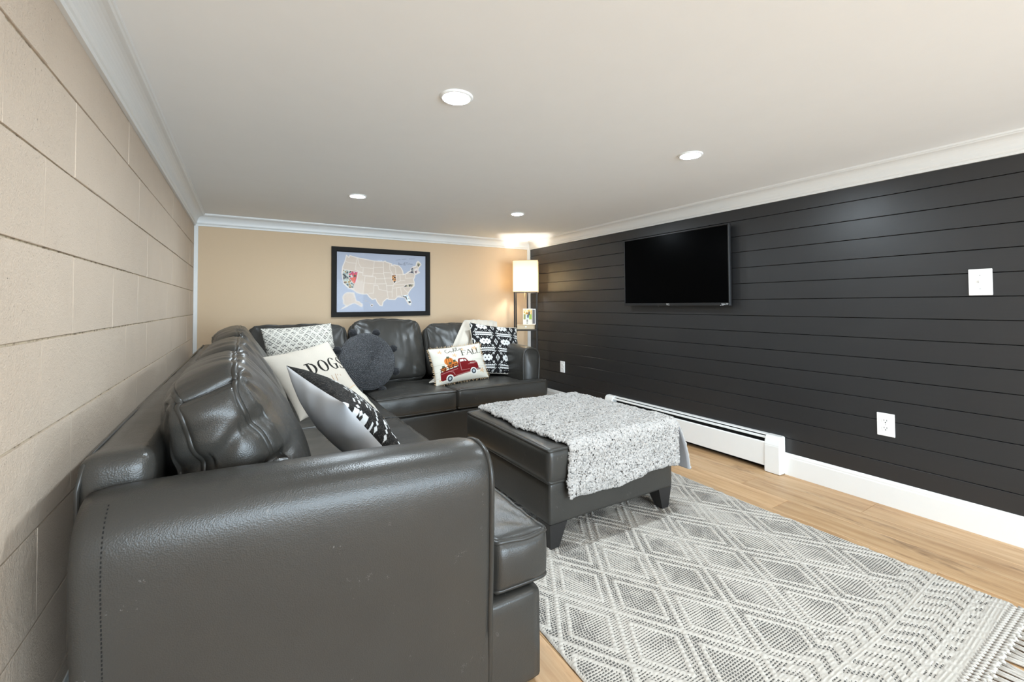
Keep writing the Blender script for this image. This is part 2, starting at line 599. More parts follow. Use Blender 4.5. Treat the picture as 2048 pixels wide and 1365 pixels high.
# crown moulding
def crown_profile(s=1.0):
    pts = [(0, 0), (0.012, 0.0), (0.014, 0.010), (0.013, 0.014), (0.018, 0.018), (0.021, 0.024)]
    for k in range(9):
        t = k / 8
        a = math.pi / 2 * t
        pts.append((0.022 + 0.046 * (1 - math.cos(a)), 0.026 + 0.058 * math.sin(a)))
    pts += [(0.072, 0.085), (0.076, 0.090), (0.080, 0.092), (0.082, ZC - 1.861), (0, ZC - 1.861)]
    return [(p[0] * s, p[1]) for p in pts]
cp = crown_profile()
part('trim_1', *prism_vf([(p[0], 1.861 + p[1]) for p in cp], 1, Y0, YB), 'trim', None, False, True)
V, Fq = prism_vf([(XR - p[0], 1.861 + p[1]) for p in cp], 1, Y0, YB)
part('trim_2', V, Fq, 'trim', None, False, True)
V, Fq = prism_vf([(YB - p[0], 1.861 + p[1]) for p in cp], 0, 0.0, XR)
part('trim_3', V, Fq, 'trim', None, False, True)
# vertical strips in the two far corners
box('trim_4', (0.0, YB - 0.012, 0), (0.030, YB, 1.865), 'trim', None, 0.002, 1, True)
box('trim_5', (XR - 0.045, YB - 0.012, 0), (XR, YB, 1.865), 'trim', None, 0.002, 1, True)
# baseboards
def base_profile(h):
    return [(0, 0), (0.014, 0), (0.014, h * 0.80), (0.011, h * 0.84), (0.011, h * 0.89), (0.007, h * 0.95), (0.004, h), (0, h)]
HB = 0.145
for ya, yb, nm in ((YR, 1.60, 'baseboard_right'), (3.29, YB, 'baseboard_right.001')):
    part(nm, *prism_vf([(XR - p[0], p[1]) for p in base_profile(HB)], 1, ya, yb), 'trim', None, False, True)
part('baseboard_back', *prism_vf([(YB - p[0], p[1]) for p in base_profile(HB)], 0, 0.0, XR), 'trim', None, False, True)
part('baseboard_left', *prism_vf([(p[0], p[1]) for p in base_profile(0.225)], 1, Y0, YB), 'trim', None, False, True)

# ------------------------------------------------------------------ recessed ceiling lamps
LAMPS = [((1.07, 1.55), 'round recessed ceiling light nearest the camera, brightest and largest'),
         ((2.425, 1.51), 'round recessed ceiling light directly above the television'),
         ((1.08, 3.34), 'round recessed ceiling light above the far left of the sofa, left of the framed map'),
         ((2.43, 3.29), 'round recessed ceiling light nearest the corner floor lamp')]
for (x, y), lb in LAMPS:
    t = thing('recessed_light', (x, y, ZC), lb, 'ceiling light', 'recessed ceiling lights')
    part('trim_ring', *lathe_vf([(0.050, -0.004), (0.053, -0.008), (0.060, -0.006), (0.064, -0.002), (0.064, 0.0)], (x, y, ZC)), 'white_plastic', t)
    V, Fq = lathe_vf([(0.0505, -0.0035), (0.035, -0.006), (0.015, -0.0072), (0.0005, -0.0075)], (x, y, ZC))
    part('diffuser', V, Fq, 'led', t)

# ================================================================== SECTIONAL SOFA
sofa = thing('sectional_sofa', (0.6, 2.8, 0.0), 'large L-shaped dark grey leather sectional sofa with piped cushions', 'sofa')
def cushion(name, center, h, puff, lean=0.0, axis='x', flip=1, rims='a', n=(14, 44, 34), r=0.022, wr=0.006, seed=0.0, mat='leather', extra=None, rpipe=0.0075, parent=None, sag=0.35):
    """local axes: a = thickness (front +), b = width, c = height. puff = (front, back, side, top)."""
    parent = parent or sofa
    ha, hb, hc = h
    def Fm(U):
        P = rbox(U, h, r)
        a, b, c = U[:, 0], U[:, 1], U[:, 2]
        kb = np.clip(1 - b ** 2, 0, 1); kc = np.clip(1 - c ** 2, 0, 1); ka = np.clip(1 - a ** 2, 0, 1)
        low = 1 - sag * c
        P[:, 0] += np.where(a > 0, puff[0] * a, puff[1] * a) * (kb ** 0.55) * (kc ** 0.55) * low
        P[:, 1] += puff[2] * b * ka ** 0.6 * kc ** 0.6
        P[:, 2] += puff[3] * c * ka ** 0.6 * kb ** 0.5
        cr = np.abs(b) ** 7 * np.abs(c) ** 7
        P[:, 1] -= np.sign(b) * 0.032 * cr
        P[:, 2] -= np.sign(c) * 0.032 * cr * (c > 0)
        # slight irregular outline
        W3 = np.stack([P[:, 0] * 1.0 + seed * 7.1, P[:, 1] + seed * 3.3, P[:, 2] + seed], 1)
        edge = 1 - 0.6 * (kb * kc)
        aniso = np.stack([W3[:, 0] * 0.6, W3[:, 1] * 2.2, W3[:, 2] * 0.8], 1)
        d = wr * fbm(W3, 5, 2) + wr * 0.9 * edge * fbm(aniso, 9, 2)
        # folds radiating from the corners
        for sb in (-1, 1):
            for sc in (-1, 1):
                ang = np.arctan2(c - sc, (b - sb) + 1e-6); rad = np.hypot((c - sc) * hc, (b - sb) * hb)
                d += wr * 0.55 * np.sin(ang * 13 + seed * 5 + sb) * np.exp(-(rad / 0.16) ** 2) * sstep(0.02, 0.07, rad)
        face = (np.abs(a) > 0.5)
        P[:, 0] += np.sign(a) * d * face * sstep(0.5, 1, np.abs(a))
        P[:, 2] += 0.5 * d * (np.abs(c) > 0.9)
        P[:, 1] += 0.5 * d * (np.abs(b) > 0.9)
        if extra is not None:
            P = extra(P, U)
        return P
    cl, sl = math.cos(lean), math.sin(lean)
    def place(P):
        z = P[:, 2] + hc
        a = P[:, 0]
        A = a * cl - z * sl
        Z = a * sl + z * cl
        if axis == 'x':
            return np.stack([center[0] + flip * A, center[1] + P[:, 1], center[2] + Z], 1)
        return np.stack([center[0] + P[:, 1], center[1] + flip * A, center[2] + Z], 1)
    U, Fq = cube_grid(*n)
    o = part(name, place(Fm(U)), Fq, mat, parent)
    t = np.linspace(-1, 1, 60)
    t = np.sign(t) * (1 - (1 - np.abs(t)) ** 1.35)
    one = np.ones_like(t)
    def loop(fix, val):
        seg = [(t, -one), (one, t), (-t, one), (-one, -t)]
        out = []
        for p, q in seg:
            p, q = p[:-1], q[:-1]
            w = np.full_like(p, val)
            cols = {'a': (w, p, q), 'b': (p, w, q), 'c': (p, q, w)}[fix]
            out.append(np.stack(cols, 1))
        return np.concatenate(out)
    for val in (-1, 1):
        path = place(Fm(loop(rims, val)))
        V, Fp = tube_vf(path, rpipe, 6, True)
        part('piping', V, Fp, 'pipe', o)
    return o

# plinths (upholstered bases)
def soft_box(name, lo, hi, bevel, mat, parent, wob=0.002, n=(10, 40, 10)):
    U, Fq = cube_grid(*n)
    h = [(hi[i] - lo[i]) / 2 for i in range(3)]
    P = rbox(U, h, bevel) + np.array([(hi[i] + lo[i]) / 2 for i in range(3)])
    d = fbm(P, 4, 2)[:, None] * wob
    P = P + d * U
    return part(name, P, Fq, mat, parent)
soft_box('base', (0.11, 1.135, 0.012), (1.165, 4.36, 0.287), 0.014, 'leather', sofa, 0.002, (16, 50, 10))
soft_box('base', (1.166, 3.36, 0.012), (2.745, 4.36, 0.287), 0.014, 'leather', sofa, 0.002, (30, 16, 10))
# hidden feet
for fx, fy in ((0.2, 1.25), (1.08, 1.25), (1.08, 3.3), (2.65, 3.45), (2.65, 4.25), (0.2, 4.25)):
    box('foot', (fx - 0.04, fy - 0.04, 0.0), (fx + 0.04, fy + 0.04, 0.03), 'legwood', sofa)
# back frames
def frame_left(P, U):
    return P
soft_box('back_frame', (0.085, 1.235, 0.02), (0.215, 4.43, 0.845), 0.035, 'leather', sofa, 0.004, (8, 60, 24))
soft_box('back_frame', (0.216, 4.30, 0.02), (2.74, 4.43, 0.845), 0.035, 'leather', sofa, 0.004, (60, 8, 24))
# welts along the top back edge of the frames
part('piping', *tube_vf([(0.094, 1.245, 0.30), (0.090, 1.242, 0.78), (0.098, 1.245, 0.828), (0.098, 1.32, 0.836), (0.096, 2.4, 0.838), (0.096, 4.40, 0.838)], 0.005, 6), 'pipe', sofa)

# arms: flared profile swept along the arm
def arm_profile():
    # (out, z): out = distance outwards from the inner face, z height
    p = [(0.0, 0.02), (0.0, 0.45), (0.0, 0.60), (0.002, 0.69), (0.016, 0.733), (0.050, 0.753), (0.100, 0.758), (0.150, 0.752), (0.184, 0.732),
         (0.203, 0.700), (0.209, 0.660), (0.206, 0.60), (0.198, 0.52), (0.189, 0.43), (0.182, 0.34), (0.177, 0.24), (0.173, 0.12), (0.172, 0.02)]
    q = []
    for i in range(len(p) - 1):
        for k in range(3):
            t = k / 3
            q.append((p[i][0] * (1 - t) + p[i + 1][0] * t, p[i][1] * (1 - t) + p[i + 1][1] * t))
    q.append(p[-1])
    Q = np.array(q)
    for _ in range(3):
        Q[1:-1] = 0.25 * Q[:-2] + 0.5 * Q[1:-1] + 0.25 * Q[2:]
    return Q
def arm(mapf, s0, s1, rise):
    Q = arm_profile()
    ns = 46
    ss = np.linspace(s0, s1, ns)
    V = []
    for i, s in enumerate(ss):
        t = i / (ns - 1)
        e = 0.014 * (math.exp(-t * ns / 1.6) + math.exp(-(1 - t) * ns / 1.3))      # rounded ends
        for (q, z) in Q:
            k = max(0, min(1, (z - 0.3) / 0.45))
            zz = z + rise * (1 - t) * k - e * k * 0.8
            qq = q + (-e if q > 0.1 else e) * 0.5
            sg = s + 0.012 * math.sin(z * 7 + 0.4) * k * (1 if t > 0.85 else 0) * (t - 0.85) / 0.15
            V.append(mapf(qq, sg, zz))
    V = np.array(V)
    V += 0.0035 * fbm(V, 4, 2)[:, None] * np.array([0.5, 0.5, 0.7])
    m = len(Q)
    Fq = [tuple(map(int, f)) for f in grid_faces(ns, m)]
    # front and back panel fans
    for i0, s in ((0, -1), ((ns - 1) * m, 1)):
        c = np.mean(V[i0:i0 + m], axis=0)
        V = np.vstack([V, c[None]])
        ci = len(V) - 1
        for k in range(m - 1):
            Fq.append((i0 + k, i0 + k + 1, ci))
        Fq.append((i0 + m - 1, i0, ci))
    o = part('arm', V, Fq, 'leather', sofa)
    front = V[(ns - 1) * m:(ns - 1) * m + m].copy()
    part('piping', *tube_vf(front, 0.0085, 8), 'pipe', o)
    back = V[0:m]
    return o, V, m, ns
# near arm runs along x, flares towards the camera (-y)
near_arm, AV, am, ans = arm(lambda q, s, z: (s, 1.305 - q, z), 0.112, 0.985, 0.032)
# stitched line near its back edge
st = []
prof = AV[2 * am:3 * am]
prof = prof[[i for i in range(am) if prof[i][1] < 1.19]]
L = np.cumsum(np.r_[0, np.linalg.norm(np.diff(prof, axis=0), axis=1)])
for d in np.arange(0.03, L[-1] - 0.01, 0.0085):
    p = np.array([np.interp(d, L, prof[:, k]) for k in range(3)])
    st.append(box_vf((p[0] + 0.006, p[1] - 0.0016, p[2] - 0.002), (p[0] + 0.008, p[1] + 0.001, p[2] + 0.002)))
so = part('stitching', *join(*st), 'dark', near_arm, False)
so['kind'] = 'stuff'
# far arm runs along y, flares towards the black wall (+x)
arm(lambda q, s, z: (2.585 + q * 0.95, 4.40 - (s - 0.112), z), 0.112, 0.112 + 0.945, 0.03)

# seat cushions (c = thickness upward, rims top and bottom)
def seat(name, x0, x1, y0, y1, z0=0.298, z1=0.452, ear=None, puff=0.018, n=(36, 36, 8), seed=0.0):
    h = ((x1 - x0) / 2, (y1 - y0) / 2, (z1 - z0) / 2)
    cx, cy, cz = (x0 + x1) / 2, (y0 + y1) / 2, (z0 + z1) / 2
    def Fm(U):
        P = rbox(U, h, 0.020)
        u, v, w = U.T
        ku = np.clip(1 - u ** 2, 0, 1); kv = np.clip(1 - v ** 2, 0, 1); kw = np.clip(1 - w ** 2, 0, 1)
        P[:, 2] += np.where(w > 0, puff, 0.003) * w * (ku * kv) ** 0.4
        P[:, 0] += 0.012 * u * kw ** 0.7 * kv ** 0.3
        P[:, 1] += 0.012 * v * kw ** 0.7 * ku ** 0.3
        d = 0.004 * fbm(P + seed, 5, 2) + 0.002 * fbm(P * np.array([1, 2.5, 1]) + seed, 14, 2)
        for sb in (-1, 1):
            for sc in (-1, 1):
                ang = np.arctan2(v - sc, (u - sb) + 1e-6); rad = np.hypot((v - sc) * h[1], (u - sb) * h[0])
                d += 0.004 * np.sin(ang * 13 + seed + sb) * np.exp(-(rad / 0.12) ** 2) * sstep(0.015, 0.05, rad)
        P[:, 2] += d * (w > 0.3)
        P[:, 0] += 0.6 * d * (np.abs(u) > 0.95); P[:, 1] += 0.6 * d * (np.abs(v) > 0.95)
        P = P + np.array([cx, cy, cz])
        if ear is not None:
            P = ear(P)
        return P
    U, Fq = cube_grid(*n)
    o = part(name, Fm(U), Fq, 'leather', sofa)
    t = np.linspace(-1, 1, 70); t = np.sign(t) * (1 - (1 - np.abs(t)) ** 1.35)
    one = np.ones_like(t)
    for val in (-1, 1):
        out = []
        for p, q in ((t, -one), (one, t), (-t, one), (-one, -t)):
            out.append(np.stack([p[:-1], q[:-1], np.full(len(p) - 1, val)], 1))
        part('piping', *tube_vf(Fm(np.concatenate(out)), 0.0078, 8, True), 'pipe', o)
    return o
def ear_near(P):
    P = P.copy()
    k = sstep(0.985, 1.02, P[:, 0])
    y1 = 2.765
    t = (P[:, 1] - 1.315) / (y1 - 1.315)
    lo = 1.315 * (1 - k) + 1.150 * k
    inside = np.clip(1 - t * 4, 0, 1)
    P[:, 1] = P[:, 1] + (lo - 1.315) * np.clip(1 - t * 2.5, 0, 1.05)
    return P
def ear_far(P):
    P = P.copy()
    k = sstep(3.455, 3.425, P[:, 1]) if False else 1 - sstep(3.425, 3.455, P[:, 1])
    x0, x1 = 1.88, 2.575
    t = np.clip((P[:, 0] - x0) / (x1 - x0), 0, 1.05)
    P[:, 0] = P[:, 0] + k * (2.785 - x1) * np.clip((t - 0.6) / 0.4, 0, 1.08)
    return P
seat('seat_cushion', 0.33, 1.205, 1.315, 2.765, ear=ear_near, n=(52, 60, 9), seed=1.0)
seat('seat_cushion', 0.33, 1.205, 2.775, 4.02, n=(44, 50, 9), seed=4.0)
seat('seat_cushion', 1.215, 1.872, 3.345, 4.02, n=(36, 36, 9), seed=7.0)
seat('seat_cushion', 1.88, 2.575, 3.345, 4.02, ear=ear_far, n=(48, 44, 9), seed=9.0)

# back cushions
LEAN = math.radians(20)
def crease_near(P, U):
    a, b, c = U.T
    # pinched crease across the near end and the front
    nearend = sstep(-0.2, -1.0, b)
    end = sstep(-0.90, -1.0, b) if False else (b < -0.9) * 1.0
    w = 0.055
    for c0, sl_, dep, wid in ((-0.02, 0.07, 0.030, w), (-0.34, -0.06, 0.024, w), (0.38, 0.10, 0.012, 0.09)):
        g = np.exp(-((c - (c0 + sl_ * a + 0.03 * np.sin(a * 4))) / wid) ** 2)
        P[:, 1] += dep * g * end * (1 - 0.3 * a)
        P[:, 0] -= np.sign(a) * dep * 0.8 * g * np.clip(-b, 0, 1) ** 4 * (np.abs(a) > 0.6)
    P[:, 1] += 0.010 * fbm(np.stack([P[:, 0] * 0.6, P[:, 1] * 0, P[:, 2] * 1.6], 1), 9, 2) * end
    return P
# left section: front +x
cushion('back_cushion', (0.475, 1.665, 0.46), (0.072, 0.355, 0.275), (0.085, 0.125, 0.03, 0.018), LEAN, 'x', 1, n=(24, 80, 72), wr=0.008, seed=0.3, extra=crease_near, rpipe=0.0085)
cushion('back_cushion', (0.475, 2.515, 0.46), (0.072, 0.465, 0.272), (0.085, 0.11, 0.02, 0.020), LEAN, 'x', 1, n=(14, 60, 40), wr=0.009, seed=1.9, rpipe=0.0085)
cushion('back_cushion', (0.475, 3.53, 0.46), (0.072, 0.530, 0.280), (0.085, 0.05, 0.02, 0.020), LEAN, 'x', 1, n=(14, 60, 40), wr=0.010, seed=3.7, rpipe=0.0085)
# far section: front -y
cushion('back_cushion', (0.775, 4.03, 0.455), (0.07, 0.380, 0.278), (0.055, 0.05, 0.02, 0.010), LEAN, 'y', -1, wr=0.006, seed=5.1)
cushion('back_cushion', (1.512, 4.03, 0.455), (0.07, 0.325, 0.288), (0.10, 0.05, 0.02, 0.022), LEAN, 'y', -1, n=(14, 50, 44), wr=0.009, seed=6.4)
cushion('back_cushion', (2.225, 4.03, 0.455), (0.07, 0.345, 0.262), (0.10, 0.05, 0.02, 0.016), LEAN, 'y', -1, n=(14, 50, 44), wr=0.010, seed=8.2)

# ================================================================== OTTOMAN
OX0, OX1, OY0, OY1 = 1.578, 2.445, 1.66, 2.54
ott = thing('ottoman', ((OX0 + OX1) / 2, (OY0 + OY1) / 2, 0), 'square dark grey leather ottoman on black tapered legs under a fluffy blanket', 'ottoman')
soft_box('base', (OX0 + 0.008, OY0 + 0.008, 0.128), (OX1 - 0.008, OY1 - 0.008, 0.325), 0.010, 'leather', ott, 0.0015, (24, 24, 8))
def ottoman_top():
    h = ((OX1 - OX0) / 2, (OY1 - OY0) / 2, 0.078)
    c = np.array([(OX0 + OX1) / 2, (OY0 + OY1) / 2, 0.402])
    def Fm(U):
        P = rbox(U, h, 0.016)
        u, v, w = U.T
        ku = np.clip(1 - u ** 2, 0, 1); kv = np.clip(1 - v ** 2, 0, 1); kw = np.clip(1 - w ** 2, 0, 1)
        P[:, 2] += np.where(w > 0, 0.012, 0.0) * w * (ku * kv) ** 0.4
        P[:, 0] += 0.008 * u * kw ** 0.7 * kv ** 0.3
        P[:, 1] += 0.008 * v * kw ** 0.7 * ku ** 0.3
        P[:, 2] += 0.003 * fbm(P, 5, 2) * (w > 0.2)
        return P + c
    U, Fq = cube_grid(36, 36, 8)
    o = part('cushion_top', Fm(U), Fq, 'leather', ott)
    t = np.linspace(-1, 1, 60); one = np.ones_like(t)
    for val in (-1, 1):
        out = [np.stack([p[:-1], q[:-1], np.full(59, val)], 1) for p, q in ((t, -one), (one, t), (-t, one), (-one, -t))]
        part('piping', *tube_vf(Fm(np.concatenate(out)), 0.0078, 8, True), 'pipe', o)
ottoman_top()
for sx, sy in ((0, 0), (1, 0), (0, 1), (1, 1)):
    cxo = OX0 + 0.012 if sx == 0 else OX1 - 0.012
    cyo = OY0 + 0.012 if sy == 0 else OY1 - 0.012
    dx, dy = (1 if sx == 0 else -1), (1 if sy == 0 else -1)
    V = []
    for z, wd in ((0.0, 0.060), (0.004, 0.063), (0.126, 0.100), (0.130, 0.100)):
        o0 = 0.012 * (1 - z / 0.13)
        V += [(cxo + dx * o0, cyo + dy * o0, z), (cxo + dx * wd, cyo + dy * o0, z), (cxo + dx * wd, cyo + dy * wd, z), (cxo + dx * o0, cyo + dy * wd, z)]
    Fq = [(0, 1, 2, 3), (12, 13, 14, 15)]
    for k in range(3):
        for e in range(4):
            Fq.append((k * 4 + e, k * 4 + (e + 1) % 4, k * 4 + 4 + (e + 1) % 4, k * 4 + 4 + e))
    V = [(p[0], p[1], p[2] + (0.0125 if True else 0)) if p[2] < 0.01 else p for p in V]
    part('leg', V, Fq, 'legwood', ott, False)

# ================================================================== BLANKET ON THE OTTOMAN
bl = thing('fluffy_blanket', (2.1, 2.1, 0.49), 'fluffy white and grey fleece blanket draped over the ottoman', 'blanket')
def blanket():
    nu, nv = 330, 380
    u = np.linspace(0, 1, nu); v = np.linspace(0, 1, nv)
    Ug, Vg = np.meshgrid(u, v, indexing='ij')
    ztop = 0.498
    top_len, drop = 0.885, 0.235
    s = Vg * (top_len + drop)                    # distance from the far hem, over the near edge
    R = 0.035
    ye = OY0 - 0.012
    yfar = ye + top_len
    # left hem is oblique on the top, straight down the front
    hemL = np.interp(s, [0, top_len * 0.55, top_len, top_len + drop], [1.660, 1.652, 1.685, 1.680]) + 0.008 * np.sin(s * 9) + 0.006 * np.sin(s * 23)
    hemR = np.interp(s, [0, top_len, top_len + drop], [2.455, 2.462, 2.440])
    X = hemL + (hemR - hemL) * Ug
    flat = top_len - R
    y = np.where(s < flat, yfar - s, 0); z = np.where(s < flat, ztop, 0)
    th = np.clip((s - flat) / R, 0, math.pi / 2)
    y = np.where(s >= flat, ye + R - R * np.sin(th), y)
    z = np.where(s >= flat, ztop - R + R * np.cos(th), z)
    over = np.clip(s - flat - R * math.pi / 2, 0, None)
    z = z - over
    y = y - 0.010 * np.sin(X * 9 + 1) * np.clip(over / 0.2, 0, 1) - 0.018 * np.clip(over / 0.2, 0, 1)
    # hem uneven
    z = z + over / 0.24 * (0.012 * np.sin(X * 12) + 0.010 * fbm(np.stack([X, X * 0, X * 0], -1), 14, 2) + 0.03 * np.clip((X - 1.70) / 0.7, 0, 1) ** 1.2)
    z = z + 0.004 * fbm(np.stack([X, y, z], -1), 5, 2)
    P = np.stack([X, y, z], -1)
    # outward normal and tufts
    nrm = np.stack([0 * X, -np.sin(th), np.cos(th)], -1)
    q = np.stack([X, s, 0 * s], -1)
    t1 = fbm(q, 16, 2); t2 = vnoise(q, 75); t3 = vnoise(q, 190)
    lump = 0.007 * t1 + 0.0042 * np.abs(t2) + 0.0030 * t3
    P = P + nrm * (lump[..., None] + 0.006)
    edge = np.minimum(np.minimum(Ug, 1 - Ug) * 0.8, np.minimum(Vg, 1 - Vg) * 1.1)
    P = P - nrm * (0.012 * np.exp(-edge / 0.006))[..., None]
    jit = RNG.normal(0, 0.0012, P.shape); P += jit
    top = P.reshape(-1, 3)
    n = len(top)
    o = part('fleece', top, grid_faces(nu, nv), 'fleece', bl)
    m = o.modifiers.new('thick', 'SOLIDIFY'); m.thickness = 0.012; m.offset = -1
    # the right flap hangs off the far side of the ottoman, its lining showing at the near corner
    nu2, nv2 = 40, 60
    Y = np.linspace(ye - 0.004, yfar - 0.05, nv2)
    A = np.linspace(0, 1, nu2)
    Ag, Yg = np.meshgrid(A, Y, indexing='ij')
    L2 = 0.27 * np.interp(Yg, [ye, yfar], [1.0, 0.75])
    fl = np.interp(Yg, [ye, ye + 0.25, yfar], [1.0, 0.45, 0.35])
    X2 = 2.452 + (0.004 + 0.075 * fl) * np.sin(Ag * 1.5) + 0.012 * np.sin(Yg * 14) * Ag
    Z2 = ztop - 0.004 - L2 * Ag ** 1.15
    Y2 = Yg - 0.03 * Ag * np.exp(-(Yg - ye) / 0.1)
    P2 = np.stack([X2, Y2, Z2], -1).reshape(-1, 3)
    o2 = part('side_flap', P2 + np.array([0.006, 0, 0.002]) + RNG.normal(0, 0.0014, P2.shape), grid_faces(nu2, nv2), 'fleece', bl)
    m = o2.modifiers.new('thick', 'SOLIDIFY'); m.thickness = 0.008; m.offset = 0
    P3 = P2 + np.array([-0.003, -0.002, 0])
    o3 = part('lining', P3, grid_faces(nu2, nv2), 'lining', bl)
    m = o3.modifiers.new('thick', 'SOLIDIFY'); m.thickness = 0.003; m.offset = 0
    o3['label'] = 'smooth grey lining of the blanket'
blanket()
for tx, ty, ta in ((1.82, 2.42, 0.3), (1.80, 2.02, 1.4), (2.38, 1.93, 0.9)):
    pts = [(tx + 0.016 * (k / 4 - 0.5) * math.cos(ta) + 0.004 * math.sin(k * 1.6), ty + 0.016 * (k / 4 - 0.5) * math.sin(ta), 0.5185 + 0.002 * math.sin(k)) for k in range(5)]
    part('loose_thread', *tube_vf(pts, 0.0022, 5), 'burgundy_thread', bl)

# ================================================================== RUG
RX0, RX1, RY0, RY1 = 1.268, 2.868, 0.455, 2.72
rug = thing('area_rug', (2.07, 1.5, 0.0), 'cream woven rug with charcoal flecks, raised diamond lattice and fringe', 'rug')
def tri(x):
    return np.abs((x % 1.0) - 0.5) * 2      # 1 at integers, 0 at halves
def rug_body():
    dy = 0.0098 / 4
    ny = int((RY1 - RY0) / dy); nx = 420
    X = np.linspace(RX0, RX1, nx); Y = RY0 + dy * np.arange(ny)
    Xg, Yg = np.meshgrid(X, Y, indexing='ij')
    wob = 0.012 * np.sin(Yg * 3.1 + 0.5) + 0.006 * np.sin(Yg * 7.3)
    x = Xg + 0.006 * np.sin(Yg * 5) ; y = Yg + 0.006 * np.sin(Xg * 6)
    nodex, px, nodey, py = 1.953, 0.262, 1.43, 0.405
    a = (x - nodex) / px + (y - nodey) / py
    b = (x - nodex) / px - (y - nodey) / py
    fa = np.abs(a - np.round(a)); fb = np.abs(b - np.round(b))       # 0 on the lattice lines, .5 at cell centres
    sl = 1 / math.hypot(1 / px, 1 / py)                                # metres per unit across a line
    da = fa * sl; db = fb * sl
    off = 0.17 * sl
    inA = (fb > 0.155); inB = (fa > 0.155)
    def ridge(d, w):
        return np.exp(-(d / w) ** 4)
    ra = ridge(da, 0.0078); rb = ridge(db, 0.0078)
    ia = ridge(np.abs(da - off), 0.0070) * inA; ib = ridge(np.abs(db - off), 0.0070) * inB
    bead1 = 0.72 + 0.28 * np.abs(np.sin(math.pi * y / 0.0147))
    bead2 = 0.45 + 0.55 * np.abs(np.sin(math.pi * (y + x * 0.4) / 0.0196))
    R = np.maximum(np.maximum(ra, ia) * bead1, np.maximum(rb, ib) * bead2)
    R0 = np.maximum(np.maximum(ra, ia), np.maximum(rb, ib))
    # towards the fringe: chevron columns of flecks, then a plain cream band
    zone = sstep(0.80, 0.74, y) if False else 1 - sstep(0.745, 0.76, y)
    zz = 0.030 * (2 * tri(y / 0.13) - 1)
    colm = tri((x + zz) / 0.066)
    flk = (colm < 0.42) & (tri((y + 0.02) / 0.13 + 0.25) > 0.12) & (y > 0.50)
    Rz = np.where(flk, 0.0, 1.0)
    Rz_b = Rz * (0.6 + 0.4 * np.abs(np.sin(math.pi * y / 0.0147)))
    edge = np.minimum(Xg - RX0, RX1 - Xg)
    eb = np.exp(-(edge / 0.008) ** 4)
    cream = np.maximum(np.where(zone > 0.5, Rz, np.where(R0 > 0.35, 1, 0)), eb > 0.4)
    rel = np.where(zone > 0.5, 0.55 * Rz_b, R)
    rows = np.abs(np.sin(math.pi * y / 0.0098))
    Z = 0.0065 + 0.0022 * (1 - rows ** 2) * (1 - R0) + 0.0052 * rel + 0.0012 * fbm(np.stack([Xg, Yg, 0 * Xg], -1), 6, 2)
    rim = np.minimum(edge, np.minimum(Yg - RY0, RY1 - Yg))
    Z = Z * sstep(-0.004, 0.006, rim) + 0.001
    P = np.stack([Xg + wob * (Xg - 2.07) * 0.9, Yg, Z], -1).reshape(-1, 3)
    o = part('weave', P, grid_faces(nx, ny), 'rug', rug, recalc=False)
    setattr_f(o, cream, 'cream')
rug_body()
# fringe: knotted net, then tassels
def net():
    cs = []
    ya, yb = 0.458, 0.405
    nrow = 3
    px = 0.020
    rows = np.linspace(ya, yb, nrow + 1)
    k = 0
    xs = np.arange(RX0 + 0.01, RX1, px)
    for r in range(nrow):
        o = 0 if r % 2 == 0 else px / 2
        for x in xs:
            for d in (-1, 1):
                x0, x1 = x + o, x + o + d * px / 2
                if x1 < RX0 or x1 > RX1: continue
                cs.append(tube_vf([(x0, rows[r], 0.008), ((x0 + x1) / 2, (rows[r] + rows[r + 1]) / 2, 0.009), (x1, rows[r + 1], 0.008)], 0.0040, 6))
    o = part('fringe_net', *join(*cs), 'rug_cord', rug)
    o['kind'] = 'stuff'
net()
def tassel_mesh(seed):
    rr = random.Random(seed)
    vs = [lathe_vf([(0.0, 0.0), (0.007, 0.003), (0.009, 0.008), (0.006, 0.014), (0.0, 0.016)], (0, 0, 0.0), 8)]
    for k in range(9):
        a = (k - 4) * 0.0028
        L = 0.15 + rr.uniform(-0.02, 0.02)
        b = rr.uniform(-0.02, 0.02)
        pts = [(a * 0.6 + b * t * t + a * t * 1.3, -L * t, 0.006 + 0.003 * math.sin(t * 5 + k)) for t in np.linspace(0, 1, 7)]
        vs.append(tube_vf(pts, 0.0032, 5))
    V, Fq = join(*vs)
    me = fastmesh('tassel', V, Fq); me.materials.append(MAT['rug_cord'])
    me.polygons.foreach_set('use_smooth', [True] * len(me.polygons))
    return me
tms = [tassel_mesh(k) for k in range(4)]
for i, x in enumerate(np.arange(RX0 + 0.02, RX1, 0.034)):
    o = bpy.data.objects.new('tassel', tms[i % 4])
    COL.objects.link(o); o.parent = rug
    o.location = Vector((x, 0.407 + random.uniform(-0.004, 0.004), 0.0)) - ORG[rug.name]
    o.rotation_euler = (0, 0, random.uniform(-0.25, 0.25))

# ================================================================== PILLOWS
def frame_from(origin, right, upv):
    r_ = Vector(right).normalized(); n_ = r_.cross(Vector(upv)).normalized(); u_ = n_.cross(r_)
    return np.array(origin), np.array(r_), np.array(u_), np.array(n_)
def pillow_surf(fr, hw, hh, T, U, V, side, pinch=0.07, wr=0.004, seed=0.0, bend=None):
    o, r_, u_, n_ = fr
    x = U * hw * (1 - pinch * (1 - V ** 2)); y = V * hh * (1 - pinch * (1 - U ** 2))
    k = (np.clip(1 - np.abs(U) ** 2.2, 0, 1) * np.clip(1 - np.abs(V) ** 2.2, 0, 1)) ** 0.55
    q = np.stack([x + seed, y, 0 * x + seed * 2], -1)
    z = T * k + wr * fbm(q, 9, 2) * k ** 0.5 + wr * 0.8 * np.sin(np.arctan2(V, U) * 11 + seed) * (1 - k) * k ** 0.3
    z = side * z
    if bend is not None:
        x, y, z = bend(x, y, z, U, V)
    return o + x[..., None] * r_ + y[..., None] * u_ + z[..., None] * n_
